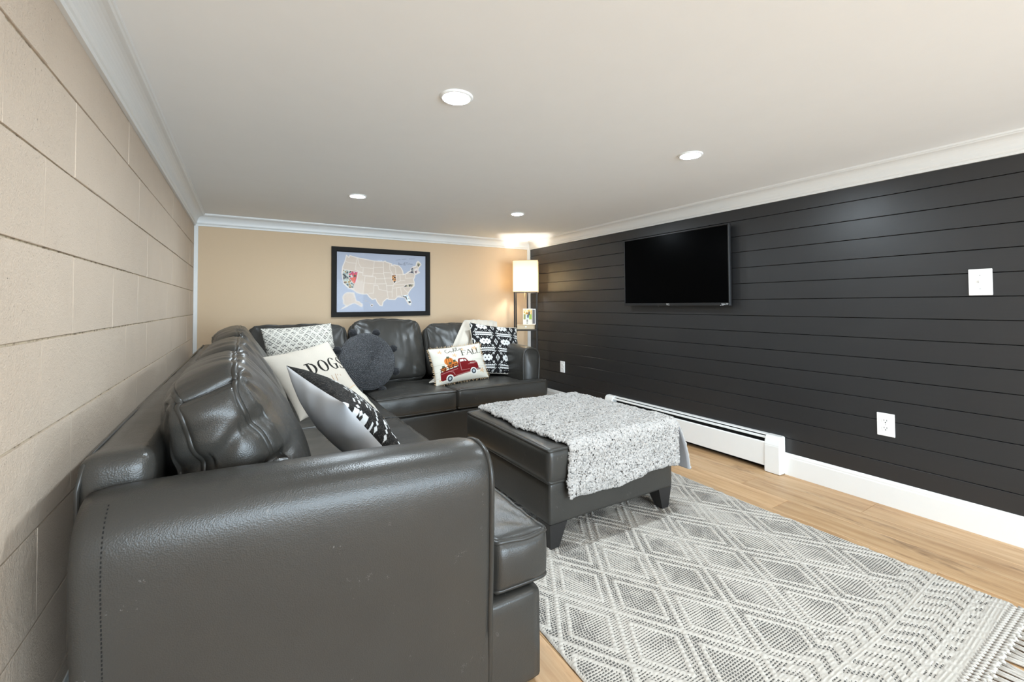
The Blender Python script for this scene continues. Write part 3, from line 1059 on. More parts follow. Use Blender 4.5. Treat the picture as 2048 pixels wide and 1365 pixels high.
def pillow(name, label, fr, hw, hh, T, front, back='cream', pat=None, nres=150, group='throw pillows on the sofa', seam=None, pinch=0.07, wr=0.004, seed=0.0, tseam=0.004, bend=None, backpat=None):
    t = thing(name, tuple(fr[0]), label, 'pillow', group)
    g = np.linspace(-1, 1, nres)
    g = np.sign(g) * (1 - (1 - np.abs(g)) ** 1.25)
    U, V = np.meshgrid(g, g, indexing='ij')
    for side, mat, pf, nm in ((1, front, pat, 'front_panel'), (-1, back, backpat, 'back_panel')):
        P = pillow_surf(fr, hw, hh, T, U, V, side, pinch, wr, seed, bend).reshape(-1, 3)
        Fq = grid_faces(nres, nres)
        if side < 0: Fq = Fq[:, ::-1]
        o = part(nm, P, Fq, mat, t, recalc=False)
        if pf is not None:
            setattr_col(o, pf(U.ravel(), V.ravel()) * 0.76)      # woven and printed cloth is duller than paper white
    if seam:
        tt = np.linspace(-1, 1, 60); one = np.ones_like(tt)
        uu = np.concatenate([tt[:-1], one[:-1], -tt[:-1], -one[:-1]]); vv = np.concatenate([-one[:-1], tt[:-1], one[:-1], -tt[:-1]])
        path = pillow_surf(fr, hw, hh, T, uu, vv, 1, pinch, wr, seed, bend)
        part('piping', *tube_vf(path, tseam, 6, True), seam, t)
    return t
def C3(*rgb):
    return np.array(lin(rgb))
def mixc(base, mask, col):
    m = np.asarray(mask, float)[:, None]
    return base * (1 - m) + np.asarray(col)[None] * m
def segd(u, v, a, b):
    a = np.array(a, float); b = np.array(b, float)
    d = b - a; L = max((d ** 2).sum(), 1e-12)
    t = np.clip(((u - a[0]) * d[0] + (v - a[1]) * d[1]) / L, 0, 1)
    return np.hypot(u - a[0] - t * d[0], v - a[1] - t * d[1])
def stroke(u, v, pts, w, aa=0.006):
    D = np.full(u.shape, 9.0)
    for i in range(len(pts) - 1):
        D = np.minimum(D, segd(u, v, pts[i], pts[i + 1]))
    return np.clip((w - D) / aa + 0.5, 0, 1)
def poly(u, v, pts):
    m = np.zeros(u.shape, bool)
    n = len(pts)
    for i in range(n):
        x0, y0 = pts[i]; x1, y1 = pts[(i + 1) % n]
        if y0 == y1: continue
        c = ((y0 > v) != (y1 > v)) & (u < (x1 - x0) * (v - y0) / (y1 - y0) + x0)
        m ^= c
    return m
def ell(u, v, c, rx, ry):
    return ((u - c[0]) / rx) ** 2 + ((v - c[1]) / ry) ** 2 < 1

# woven cream pillow with dark dashes, in the corner
def pat_woven(u, v):
    base = np.tile(C3(228, 222, 210), (len(u), 1))
    y = v * 25; row = np.floor(y); fy = y - row
    d = np.abs(((u * 4.5 + v * 4.0) % 1) - 0.5) < 0.10
    d2 = np.abs(((u * 4.5 - v * 4.0) % 1) - 0.5) < 0.10
    dash = (((u * 11 + 0.37 * row) % 1) < 0.74) & (np.abs(fy - 0.5) < 0.24)
    base = mixc(base, dash & ~(d | d2), C3(78, 74, 70))
    return base
fr1 = frame_from((0.775, 3.80, 0.745), (0.97, 0.20, 0.05), (0.03, 0.40, 0.9))
pillow('throw_pillow', 'cream woven pillow with rows of dark dashes, leaning in the sofa corner', fr1, 0.262, 0.275, 0.085, 'fabric_print', 'cream', pat_woven, 190, seed=1.2, pinch=0.05)

# beige DOGS pillow
def pat_dogs(u, v):
    base = np.tile(C3(222, 211, 196), (len(u), 1))
    ink = C3(36, 34, 31)
    m = np.zeros(len(u))
    y0, h = -0.05, 0.40
    def ring(c, rx, ry, tx, ty):
        return ell(u, v, c, rx, ry) & ~ell(u, v, c, rx - tx, ry - ty)
    yc = y0 + h / 2
    # D
    x = -0.16
    m = np.maximum(m, ((u > x - 0.10) & (u < x - 0.03) & (np.abs(v - yc) < h / 2)))
    m = np.maximum(m, ring((x - 0.05, yc), 0.20, h / 2, 0.075, 0.025) & (u > x - 0.05))
    m = np.maximum(m, (u > x - 0.16) & (u < x + 0.02) & (np.abs(np.abs(v - yc) - h / 2 + 0.01) < 0.012))
    # O
    x = 0.21
    m = np.maximum(m, ring((x, yc), 0.155, h / 2 + 0.01, 0.075, 0.022))
    # G
    x = 0.56
    m = np.maximum(m, ring((x, yc), 0.150, h / 2 + 0.01, 0.075, 0.022) & ~((u > x + 0.02) & (v > yc - 0.02) & (v < yc + h / 2 - 0.07)))
    m = np.maximum(m, (u > x + 0.06) & (u < x + 0.125) & (v > yc - h / 2 + 0.02) & (v < yc - 0.02))
    m = np.maximum(m, (u > x + 0.02) & (u < x + 0.165) & (np.abs(v - yc + 0.02) < 0.012))
    # S
    x = 0.87
    S_ = [(x + 0.10, yc + 0.10), (x + 0.07, yc + 0.17), (x, yc + 0.195), (x - 0.07, yc + 0.165), (x - 0.085, yc + 0.10), (x - 0.05, yc + 0.045), (x + 0.04, yc - 0.02), (x + 0.085, yc - 0.08), (x + 0.075, yc - 0.15), (x, yc - 0.195), (x - 0.075, yc - 0.17), (x - 0.10, yc - 0.10)]
    m = np.maximum(m, stroke(u, v, S_, 0.015)); m = np.maximum(m, stroke(u, v, S_[4:9], 0.034))
    m = np.maximum(m, stroke(u, v, [(x + 0.10, yc + 0.20), (x + 0.10, yc + 0.09)], 0.010)); m = np.maximum(m, stroke(u, v, [(x - 0.10, yc - 0.2), (x - 0.10, yc - 0.09)], 0.010))
    base = mixc(base, m, ink)
    br = C3(176, 140, 104)
    s = np.zeros(len(u))
    for pts in ([(-0.5, -0.25), (-0.45, -0.42), (-0.38, -0.3), (-0.32, -0.42), (-0.27, -0.25)], [(-0.2, -0.35), (-0.12, -0.30), (-0.16, -0.40), (-0.08, -0.40)], [(0.0, -0.2), (0.0, -0.42)],
                [(0.08, -0.35), (0.14, -0.30), (0.10, -0.40), (0.18, -0.40)], [(0.26, -0.24), (0.25, -0.42)], [(0.40, -0.22), (0.36, -0.44)], [(0.46, -0.24), (0.46, -0.28)], [(0.56, -0.26), (0.56, -0.30)]):
        s = np.maximum(s, stroke(u, v, pts, 0.010))
    return mixc(base, s, br)
fr2 = frame_from((0.776, 3.143, 0.685), (0.39, 0.20, 0.06), (-0.075, 0.25, 0.30))
pillow('throw_pillow', 'beige pillow printed with the word DOGS, half behind the black and white pillow', fr2, 0.235, 0.245, 0.075, 'fabric_print', 'cream', pat_dogs, 230, seed=2.2)

# round braided pillow with pompoms
def round_pillow():
    c = (1.238, 3.70, 0.700)
    fr = frame_from(c, (0.97, 0.22, 0.0), (-0.06, 0.30, 0.95))
    t = thing('round_pillow', c, 'round black braided pillow edged with black pompoms', 'pillow', 'throw pillows on the sofa')
    o_, r_, u_, n_ = fr
    R, T = 0.238, 0.085
    nr, na = 110, 96
    for side, nm in ((1, 'front_panel'), (-1, 'back_panel')):
        rr = np.linspace(0.001, 1, nr); aa = np.linspace(0, 2 * math.pi, na + 1)
        Rg, Ag = np.meshgrid(rr, aa, indexing='ij')
        z = T * (1 - Rg ** 2.6) ** 0.6 + 0.0034 * np.cos((Rg * R / 0.0105 + Ag / (2 * math.pi)) * 2 * math.pi) + 0.0012 * np.sin(Ag * 70 * np.maximum(Rg, 0.2)) - 0.012 * np.exp(-(Rg / 0.12) ** 2)
        z = z + 0.004 * fbm(np.stack([Rg * np.cos(Ag), Rg * np.sin(Ag), 0 * Rg], -1), 3, 2)
        P = o_ + (R * Rg * np.cos(Ag))[..., None] * r_ + (R * Rg * np.sin(Ag))[..., None] * u_ + side * z[..., None] * n_
        part(nm, P.reshape(-1, 3), grid_faces(nr, na + 1), 'braid', t)
    for k in range(8):
        a = math.radians(20 + 45 * k)
        pc = o_ + (R + 0.022) * (math.cos(a) * r_ + math.sin(a) * u_)
        bm = bmesh.new(); bmesh.ops.create_icosphere(bm, subdivisions=4, radius=0.033)
        V = np.array([v.co for v in bm.verts]); Fq = [tuple(v.index for v in f.verts) for f in bm.faces]; bm.free()
        V = V * (1 + 0.10 * vnoise(V + k, 160) + 0.08 * vnoise(V + k, 60))[:, None]
        part('pompom', V + pc, Fq, 'black_yarn', t)
round_pillow()

# black and white pillow with pale grey back, nearest
def pat_tribal(u, v):
    rv = RNG.random(len(u))
    base = np.where((rv > 0.90)[:, None], C3(96, 92, 86)[None], C3(34, 32, 31)[None])
    wh = C3(232, 232, 230)
    q = lambda t, n: np.floor(t * n) / n
    # stepped white diamonds in a V near the near edge (u=-1) and mirrored at the far edge
    n = 12
    su, sv = (-u) * n, v * n
    dia = np.abs((su % 1) - 0.5) + np.abs((sv % 1) - 0.5) * 0.9 < 0.47
    iu, iv = np.floor(su), np.floor(sv)
    cells = [(11, 2), (10, 2), (9, 2), (8, 2), (7, 2), (6, 2), (5, 1), (4, 0), (4, -1), (4, -2), (5, -3), (5, -4), (6, -5), (6, -6), (7, -7), (11, -1), (10, -1), (9, -1), (8, -1), (7, -2), (7, -3), (8, -4), (8, -5), (9, -6), (9, -7), (11, 7), (11, 6), (10, 8)]
    hit = np.zeros(len(u), bool)
    for ci, cj in cells:
        hit |= (iu == ci) & (iv == cj)
    base = mixc(base, dia & hit, wh)
    sg = q(u, 18)
    for c0, w0 in ((0.60, 0.016), (0.70, 0.012), (0.44, 0.014), (0.36, 0.012), (-0.05, 0.012)):
        cc = c0 + 0.05 * np.round(np.sin(sg * 14))
        base = mixc(base, (np.abs(v - cc) < w0 + 0.006) & (np.sin(q(u, 30) * 40) > -0.75) & (u > -0.78), wh)
    blk = (np.abs(v - 0.56 - 0.03 * np.round(2 * np.sin(sg * 9))) < 0.055) & (u > 0.05) & (u < 0.82)
    base = mixc(base, blk, wh)
    blk = (np.abs(v - 0.18 - 0.04 * np.round(2 * np.sin(sg * 5))) < 0.03) & (u > -0.2) & (u < 0.35)
    base = mixc(base, blk, wh)
    # checks running down the near hem
    base = mixc(base, (u < -0.93) & ((np.floor(v * 9) % 2) == 0) & (v > 0.3), wh)
    return base
TN, TF = Vector((0.645, 1.625, 0.838)), Vector((0.512, 2.090, 0.916))
down = Vector((0.29, -0.02, -0.335)).normalized()
rgt = (TF - TN); hw4 = rgt.length / 2 * 1.02; hh4 = 0.245
cen4 = (TN + TF) / 2 + down * hh4
fr4 = frame_from(tuple(cen4), tuple(rgt), tuple(-down))
# the printed side faces the room (+x), the plain side faces the camera and the back cushions
pillow('throw_pillow', 'black and white patterned pillow with plain pale grey back, nearest the camera', fr4, hw4, hh4, 0.098, 'fabric_print', 'linen_grey', pat_tribal, 230, seed=4.4, pinch=0.09, wr=0.006)

# small cream pillow with tan edging, mostly hidden
fr5 = frame_from((0.93, 2.60, 0.575), (0.55, 0.80, 0.0), (-0.55, 0.35, 0.70))
def pat_cream(u, v):
    return np.tile(C3(228, 220, 205), (len(u), 1))
pillow('throw_pillow', 'small cream pillow with tan edging lying behind the black and white pillow', fr5, 0.16, 0.135, 0.05, 'fabric_print', 'cream', pat_cream, 60, seam='fringe_tan', seed=5.0)

# fall pillow with the truck
def pat_truck(u, v):
    base = np.tile(C3(232, 225, 210), (len(u), 1))
    # faint board lines
    for yv in (-0.36, 0.02, -0.68):
        base = mixc(base, (np.abs(v - yv - 0.02 * np.sin(u * 3)) < 0.010) & (np.abs(u) > 0.45), C3(206, 198, 182))
    # leaves
    for cx, cy, s in ((-0.68, 0.72, 0.10), (-0.20, 0.42, 0.10), (0.70, 0.72, 0.13), (0.78, -0.60, 0.12), (0.18, 0.74, 0.08), (-0.85, -0.80, 0.07)):
        r_ = np.hypot((u - cx), (v - cy) * 0.8); an = np.arctan2(v - cy, u - cx)
        base = mixc(base, 0.8 * (r_ < s * (0.65 + 0.35 * np.cos(an * 5))), C3(226, 178, 130))
    # pumpkins
    def pumpkin(cx, cy, rx, ry):
        nonlocal base
        base = mixc(base, ell(u, v, (cx, cy), rx, ry), C3(222, 132, 62))
        for k in (-0.55, 0.0, 0.55):
            base = mixc(base, ell(u, v, (cx, cy), rx, ry) & (np.abs((u - cx) - k * rx * np.sqrt(np.clip(1 - ((v - cy) / ry) ** 2, 0, 1))) < 0.014), C3(150, 78, 30))
        base = mixc(base, (np.abs(u - cx) < 0.05) & (np.abs(v - cy - ry) < 0.06), C3(92, 92, 70))
    pumpkin(-0.47, 0.12, 0.17, 0.22)
    pumpkin(-0.27, -0.06, 0.12, 0.16); pumpkin(-0.45, -0.14, 0.12, 0.14); pumpkin(-0.70, -0.26, 0.10, 0.12)
    red, dk, wh = C3(122, 24, 28), C3(60, 20, 20), C3(240, 236, 228)
    # slatted bed
    for k in range(3):
        base = mixc(base, stroke(u, v, [(-0.82, -0.24 - 0.10 * k + 0.02), (-0.18, -0.06 - 0.10 * k)], 0.016), dk)
    for k in range(5):
        xx = -0.80 + 0.15 * k
        base = mixc(base, stroke(u, v, [(xx, -0.22 + 0.04 * k), (xx, -0.5)], 0.014), dk)
    body = [(-0.84, -0.44), (-0.18, -0.27), (-0.16, -0.14), (-0.12, 0.14), (-0.08, 0.20), (0.16, 0.20), (0.22, 0.14), (0.28, -0.02), (0.56, -0.04), (0.62, -0.10), (0.64, -0.22), (0.66, -0.48), (0.60, -0.56),
            (-0.30, -0.74), (-0.78, -0.86), (-0.84, -0.80)]
    base = mixc(base, poly(u, v, body), red)
    base = mixc(base, poly(u, v, [(-0.07, 0.0), (-0.05, 0.13), (0.10, 0.14), (0.10, 0.01)]), wh)
    base = mixc(base, poly(u, v, [(0.13, 0.01), (0.13, 0.13), (0.17, 0.12), (0.21, 0.01)]), wh)
    base = mixc(base, stroke(u, v, [(0.34, -0.13), (0.60, -0.13)], 0.02), C3(190, 160, 150))
    for pts in ([(-0.82, -0.5), (-0.45, -0.42), (-0.2, -0.36)], [(-0.08, -0.04), (-0.06, -0.48), (0.26, -0.46)], [(0.24, -0.2), (0.50, -0.18)], [(-0.55, -0.42), (-0.38, -0.5), (-0.33, -0.66)], [(-0.30, -0.70), (0.30, -0.58)]):
        base = mixc(base, 0.9 * stroke(u, v, pts, 0.009), C3(206, 150, 146))
    for cx, cy in ((-0.52, -0.80), (0.42, -0.60)):
        base = mixc(base, ell(u, v, (cx, cy), 0.135, 0.20), wh)
        base = mixc(base, ell(u, v, (cx, cy), 0.092, 0.14), C3(70, 74, 80))
        base = mixc(base, ell(u, v, (cx, cy), 0.045, 0.07), C3(196, 204, 208))
    base = mixc(base, poly(u, v, [(0.55, -0.58), (0.72, -0.55), (0.72, -0.46), (0.55, -0.48)]), C3(150, 120, 116))
    # lettering
    ink = C3(52, 46, 42)
    h0, h1 = 0.36, 0.66
    L = [[(0.12, h0), (0.12, h1)], [(0.12, h1), (0.28, h1)], [(0.12, 0.52), (0.24, 0.52)], [(0.28, h1), (0.28, h1 - 0.05)], [(0.08, h0), (0.17, h0)],
         [(0.30, h0), (0.42, h1 + 0.02)], [(0.42, h1 + 0.02), (0.53, h0)], [(0.35, 0.48), (0.48, 0.48)],
         [(0.58, h0 + .03), (0.58, h1 + .03)], [(0.58, h0 + .03), (0.71, h0 + .03)], [(0.71, h0 + .03), (0.71, h0 + 0.09)],
         [(0.77, h0 + .05), (0.77, h1 + .05)], [(0.77, h0 + .05), (0.90, h0 + .05)], [(0.90, h0 + .05), (0.90, h0 + 0.11)]]
    for k, s in enumerate(L):
        base = mixc(base, stroke(u, v, s, 0.020 if k in (0, 6, 8, 11) else 0.010), ink)
    t = np.linspace(0, 1, 40)
    hello = [[(-0.42 + 0.06 * math.cos(a), 0.72 + 0.11 * math.sin(a)) for a in np.linspace(1.2, 5.8, 14)], [(-0.36, 0.64), (-0.30, 0.72), (-0.27, 0.64), (-0.21, 0.70), (-0.16, 0.72)],
             [(-0.20, 0.62), (-0.10, 0.86), (-0.13, 0.90), (-0.17, 0.82), (-0.12, 0.66), (-0.06, 0.70)], [(-0.10, 0.66), (0.01, 0.90), (-0.03, 0.93), (-0.06, 0.84), (-0.01, 0.68), (0.05, 0.74)],
             [(0.10 + 0.03 * math.cos(a), 0.76 + 0.05 * math.sin(a)) for a in np.linspace(0, 6.3, 12)], [(0.13, 0.78), (0.20, 0.82)]]
    for s in hello:
        base = mixc(base, stroke(u, v, s, 0.010), ink)
    return base
fr6 = frame_from((2.035, 3.67, 0.625), (0.985, 0.05, 0.055), (-0.04, 0.42, 0.90))
t6 = pillow('throw_pillow', 'cream pillow with a red truck carrying pumpkins and the word FALL', fr6, 0.262, 0.168, 0.060, 'fabric_print', 'cream', pat_truck, 260, seed=6.1, pinch=0.05)
# thread fringe around it
fr_v = []
for k in range(150):
    s = k / 150 * 4
    e, tt = int(s), (s % 1) * 2 - 1
    uu, vv = {0: (tt, -1), 1: (1, tt), 2: (-tt, 1), 3: (-1, -tt)}[e]
    p = pillow_surf(fr6, 0.262, 0.168, 0.060, np.array([uu], float), np.array([vv], float), 1, 0.05, 0.004, 6.1)[0]
    d = (uu * fr6[1] if abs(uu) == 1 and e in (1, 3) else vv * fr6[2])
    d = d + RNG.normal(0, 0.3, 3)
    fr_v.append(tube_vf([p, p + d * 0.006, p + d * 0.013], 0.0022, 4))
fo = part('fringe', *join(*fr_v), 'fringe_tan', t6)
fo['kind'] = 'stuff'

# black and white geometric pillow
def pat_geo(u, v):
    base = np.tile(C3(33, 32, 33), (len(u), 1))
    wh = C3(232, 230, 226)
    q = 0.012
    uu = np.round(u / q) * q; vv = np.round(v / q) * q
    pu, pv = 0.84, 0.66
    a = ((uu + 0.15) / pu); b = (vv + 0.12) / pv
    a = a - np.round(a); b = b - np.round(b)        # tile centre = crossing
    A, B = np.abs(a), np.abs(b)
    # flower at (0.5, 0.5)
    fa, fb = (0.5 - A) * pu, (0.5 - B) * pv
    fl = (np.hypot(fa - 0.13, fb) < 0.085) | (np.hypot(fa, fb) < 0.09) | (np.hypot(fa - 0.07, fb - 0.075) < 0.055)
    fl &= ~(((fa - 0.06) ** 2 + fb ** 2) < 0.0006)
    base = mixc(base, fl, wh)
    # zigzag white bands next to the horizontal line
    x, y = A * pu, B * pv
    zig = 0.055 + 0.03 * np.abs(((x / 0.07) % 1) - 0.5) * 2
    base = mixc(base, (y > 0.022) & (y < zig) & (x > 0.10), wh)
    # crossing lines (white diagonals) around a black X
    base = mixc(base, (np.abs(x - y * 1.05) < 0.012) & (x > 0.03) & (x < 0.30), wh)
    # white diamond with black bar on the column between crossings
    by = (0.5 - B) * pv
    dm = x / 0.075 + by / 0.15 < 1
    base = mixc(base, dm, wh)
    base = mixc(base, (x < 0.024) & (by < 0.09), C3(33, 32, 33))
    # small squares
    sx, sy = x - 0.155, y - 0.165
    ds = np.abs(sx) + np.abs(sy)
    base = mixc(base, ds < 0.098, C3(33, 32, 33))
    base = mixc(base, (ds < 0.055) & (ds > 0.022), wh)
    # dots
    base = mixc(base, (np.hypot(x - 0.30, y - 0.14) < 0.014) | (np.hypot(x - 0.37, y - 0.12) < 0.010), wh)
    return base
fr7 = frame_from((2.515, 3.835, 0.712), (0.97, 0.03, -0.13), (0.10, 0.42, 0.88))
pillow('throw_pillow', 'black and white geometric patterned pillow beside the far sofa arm', fr7, 0.282, 0.262, 0.075, 'fabric_print', 'cream', pat_geo, 260, seam='cream', seed=7.3, pinch=0.06)

# cream knit throw over the back cushion behind it
kt = thing('knit_throw', (2.25, 4.0, 0.9), 'cream knitted throw draped over the back cushion behind the geometric pillow', 'blanket')
def knit():
    A = np.array([(2.33, 4.24, 0.93), (2.32, 4.17, 1.005), (2.26, 4.085, 0.985), (2.16, 3.985, 0.88), (2.06, 3.905, 0.75), (1.95, 3.845, 0.62), (1.85, 3.775, 0.515), (1.77, 3.69, 0.492), (1.74, 3.655, 0.490)])
    B = np.array([(2.72, 4.25, 0.90), (2.70, 4.17, 0.985), (2.66, 4.085, 0.955), (2.60, 3.985, 0.83), (2.55, 3.905, 0.70), (2.48, 3.845, 0.58), (2.40, 3.765, 0.505), (2.25, 3.69, 0.488), (2.12, 3.655, 0.488)])
    nt, ns = 110, 90
    k = np.linspace(0, 1, len(A)); t = np.linspace(0, 1, nt)
    def sm(Q):
        R = np.stack([np.interp(t, k, Q[:, i]) for i in range(3)], 1)
        for _ in range(40): R[1:-1] = 0.25 * R[:-2] + 0.5 * R[1:-1] + 0.25 * R[2:]
        return R
    A2, B2 = sm(A), sm(B)
    s = np.linspace(0, 1, ns)
    P = A2[:, None] * (1 - s)[None, :, None] + B2[:, None] * s[None, :, None]
    fold = 0.010 * np.sin(s * 24 + 1)[None] * (0.6 + 0.4 * np.sin(t * 5))[:, None] + 0.010 * np.sin(s * 9)[None]
    P[..., 1] -= np.abs(fold) + 0.012
    P[..., 2] += 0.3 * np.abs(fold) + 0.012 * np.sin(s * math.pi)[None] ** 0.5 * np.exp(-((t - 0.15) / 0.1) ** 2)[:, None]
    rib = 0.0022 * np.sin(s * 150)[None] * np.sin(t * 220)[:, None]
    P[..., 1] -= rib
    o = part('knit', P.reshape(-1, 3), grid_faces(nt, ns), 'knit', kt)
    m = o.modifiers.new('thick', 'SOLIDIFY'); m.thickness = 0.008; m.offset = 1
knit()

# ================================================================== WALL TELEVISION
TY0, TY1, TZ0, TZ1 = 1.94, 3.004, 1.140, 1.757
TX = 3.44
tv = thing('television', (TX, (TY0 + TY1) / 2, (TZ0 + TZ1) / 2), 'black flat screen television mounted on the black shiplap wall', 'television')
box('body', (TX + 0.006, TY0, TZ0), (TX + 0.030, TY1, TZ1), 'tv_plastic', tv, 0.004, 2)
box('body_rear', (TX + 0.030, TY0 + 0.15, TZ0 + 0.04), (TX + 0.052, TY1 - 0.15, TZ1 - 0.22), 'tv_plastic', tv, 0.008, 2)
box('wall_bracket', (TX + 0.052, TY0 + 0.38, TZ0 + 0.15), (XR - 0.002, TY1 - 0.38, TZ1 - 0.26), 'tv_plastic', tv)
bz = 0.011
Vb = join(box_vf((TX, TY0, TZ1 - bz), (TX + 0.008, TY1, TZ1), 0.002, 1), box_vf((TX, TY0, TZ0), (TX + 0.008, TY1, TZ0 + 0.024), 0.002, 1),
          box_vf((TX, TY0, TZ0 + 0.024), (TX + 0.008, TY0 + bz, TZ1 - bz), 0.002, 1), box_vf((TX, TY1 - bz, TZ0 + 0.024), (TX + 0.008, TY1, TZ1 - bz), 0.002, 1))
part('bezel', *Vb, 'tv_plastic', tv, False)
box('screen', (TX + 0.004, TY0 + bz, TZ0 + 0.024), (TX + 0.0065, TY1 - bz, TZ1 - bz), 'screen', tv)
def text_part(s, size, origin, right, upv, mat, parent, name='lettering', align='CENTER', depth=0.0004):
    cu = bpy.data.curves.new(name, 'FONT')
    cu.body = s; cu.size = size; cu.align_x = align; cu.extrude = depth
    ob = bpy.data.objects.new(name + '_tmp', cu); COL.objects.link(ob)
    bpy.context.view_layer.update()
    me = bpy.data.meshes.new_from_object(ob.evaluated_get(bpy.context.evaluated_depsgraph_get()))
    bpy.data.objects.remove(ob, do_unlink=True); bpy.data.curves.remove(cu)
    r_, u_ = np.array(right, float), np.array(upv, float); n_ = np.cross(r_, u_)
    V = np.array([v.co for v in me.vertices]); Fq = [tuple(p.vertices) for p in me.polygons]
    bpy.data.meshes.remove(me)
    P = np.array(origin) + V[:, :1] * r_ + V[:, 1:2] * u_ + V[:, 2:3] * n_
    return part(name, P, Fq, mat, parent, False)
text_part('TCL', 0.020, (TX - 0.0006, 2.50, TZ0 + 0.005), (0, -1, 0), (0, 0, 1), 'logo', tv)
text_part('Roku TV', 0.015, (TX - 0.0006, TY0 + 0.012, TZ0 + 0.008), (0, -1, 0), (0, 0, 1), 'logo', tv, align='RIGHT')
text_part('4K HDR', 0.008, (TX - 0.0006, TY0 + 0.05, TZ0 + 0.001), (0, -1, 0), (0, 0, 1), 'logo', tv, align='RIGHT')
box('sensor', (TX - 0.002, 2.60, TZ0 - 0.006), (TX + 0.006, 2.615, TZ0 + 0.004), 'tv_plastic', tv, 0.001, 1)

# ================================================================== SWITCH AND OUTLETS
def plate(name, y, z, w, h, label, cat, group=None):
    t = thing(name, (XR, y, z), label, cat, group)
    box('cover_plate', (XR - 0.006, y - w / 2, z - h / 2), (XR, y + w / 2, z + h / 2), 'white_plastic', t, 0.003, 2)
    return t
t = plate('light_switch', 0.648, 1.257, 0.085, 0.132, 'white toggle light switch plate on the black wall', 'light switch')
box('toggle_surround', (XR - 0.0068, 0.648 - 0.006, 1.257 - 0.013), (XR - 0.005, 0.648 + 0.006, 1.257 + 0.013), 'white_plastic', t)
V, Fq = box_vf((XR - 0.016, 0.648 - 0.004, 1.257 - 0.004), (XR - 0.004, 0.648 + 0.004, 1.257 + 0.009), 0.0015, 1)
part('toggle', V, Fq, 'white_plastic', t, False)
for dz in (-0.034, 0.034):
    part('screw', *[lathe for lathe in box_vf((XR - 0.0072, 0.648 - 0.003, 1.257 + dz - 0.003), (XR - 0.005, 0.648 + 0.003, 1.257 + dz + 0.003), 0.001, 1)], 'metal', t, False)
def outlet(y, z, w, h, label):
    t = plate('power_outlet', y, z, w, h, label, 'outlet', 'wall outlets')
    for dz in (-0.021, 0.021):
        n = 20
        prof = []
        for k in range(n):
            a = 2 * math.pi * k / n
            prof.append((y + 0.0175 * math.cos(a), z + dz + max(-0.0135, min(0.0135, 0.0175 * math.sin(a)))))
        o = part('receptacle', *prism_vf(prof, 0, XR - 0.0085, XR - 0.005), 'white_plastic', t, False)
        for dy in (-0.0065, 0.0065):
            box('slot', (XR - 0.0089, y + dy - 0.0012, z + dz - 0.0005), (XR - 0.0084, y + dy + 0.0012, z + dz + 0.0085), 'slot', o)
        box('slot', (XR - 0.0089, y - 0.0026, z + dz - 0.0105), (XR - 0.0084, y + 0.0026, z + dz - 0.0055), 'slot', o, 0.0002, 1)
    box('screw', (XR - 0.0068, y - 0.0028, z - 0.0028), (XR - 0.005, y + 0.0028, z + 0.0028), 'metal', t, 0.0008, 1)
outlet(1.045, 0.458, 0.083, 0.130, 'white wall outlet low on the black wall, right of the baseboard heater')
outlet(4.05, 0.436, 0.083, 0.130, 'white wall outlet low on the black wall, beside the far sofa arm')

# ================================================================== BASEBOARD HEATER
HY0, HY1 = 1.600, 3.290
ht = thing('baseboard_heater', (XR, (HY0 + HY1) / 2, 0), 'long white metal baseboard heater at the foot of the black wall', 'heater')
D = 0.072
for ya, yb in ((HY0, HY0 + 0.105), (HY1 - 0.105, HY1)):
    prof = [(XR, 0.002), (XR - D - 0.004, 0.002), (XR - D - 0.006, 0.01), (XR - D - 0.004, 0.19), (XR - D + 0.012, 0.235), (XR - D + 0.026, 0.250), (XR, 0.252)]
    V, Fq = prism_vf(prof, 1, ya, yb)
    bm = bmesh.new()
    vs = [bm.verts.new(v) for v in V]
    for f in Fq: bm.faces.new([vs[i] for i in f])
    bmesh.ops.recalc_face_normals(bm, faces=bm.faces)
    bmesh.ops.bevel(bm, geom=list(bm.edges), offset=0.005, segments=2, affect='EDGES')
    bm.verts.index_update()
    V = [tuple(v.co) for v in bm.verts]; Fq = [tuple(v.index for v in f.verts) for f in bm.faces]; bm.free()
    part('end_cap', V, Fq, 'heater', ht, False)
a, b = HY0 + 0.10, HY1 - 0.10
box('back_plate', (XR - 0.004, a, 0.03), (XR, b, 0.240), 'heater', ht)
part('top_strip', *prism_vf([(XR, 0.240), (XR, 0.249), (XR - 0.026, 0.247), (XR - 0.030, 0.240), (XR - 0.027, 0.240)], 1, a, b), 'heater', ht, False)
part('damper', *prism_vf([(XR - 0.041, 0.236), (XR - 0.051, 0.229), (XR - 0.052, 0.222), (XR - 0.049, 0.222), (XR - 0.040, 0.230)], 1, a, b), 'heater', ht, False)
part('front_panel', *prism_vf([(XR - D, 0.040), (XR - D, 0.196), (XR - D + 0.006, 0.203), (XR - D + 0.009, 0.201), (XR - D + 0.004, 0.194), (XR - D + 0.004, 0.040)], 1, a, b), 'heater', ht, False)
box('slot_shade', (XR - 0.007, a, 0.03), (XR - 0.0045, b, 0.236), 'dark', ht)  # dark sheet added behind the slots, their shade put into its colour
box('element', (XR - 0.060, a, 0.07), (XR - 0.010, b, 0.165), 'dark', ht)  # metal element coloured dark to carry the shade inside the casing
box('bottom_rail', (XR - 0.05, a, 0.03), (XR - 0.010, b, 0.05), 'fin', ht)

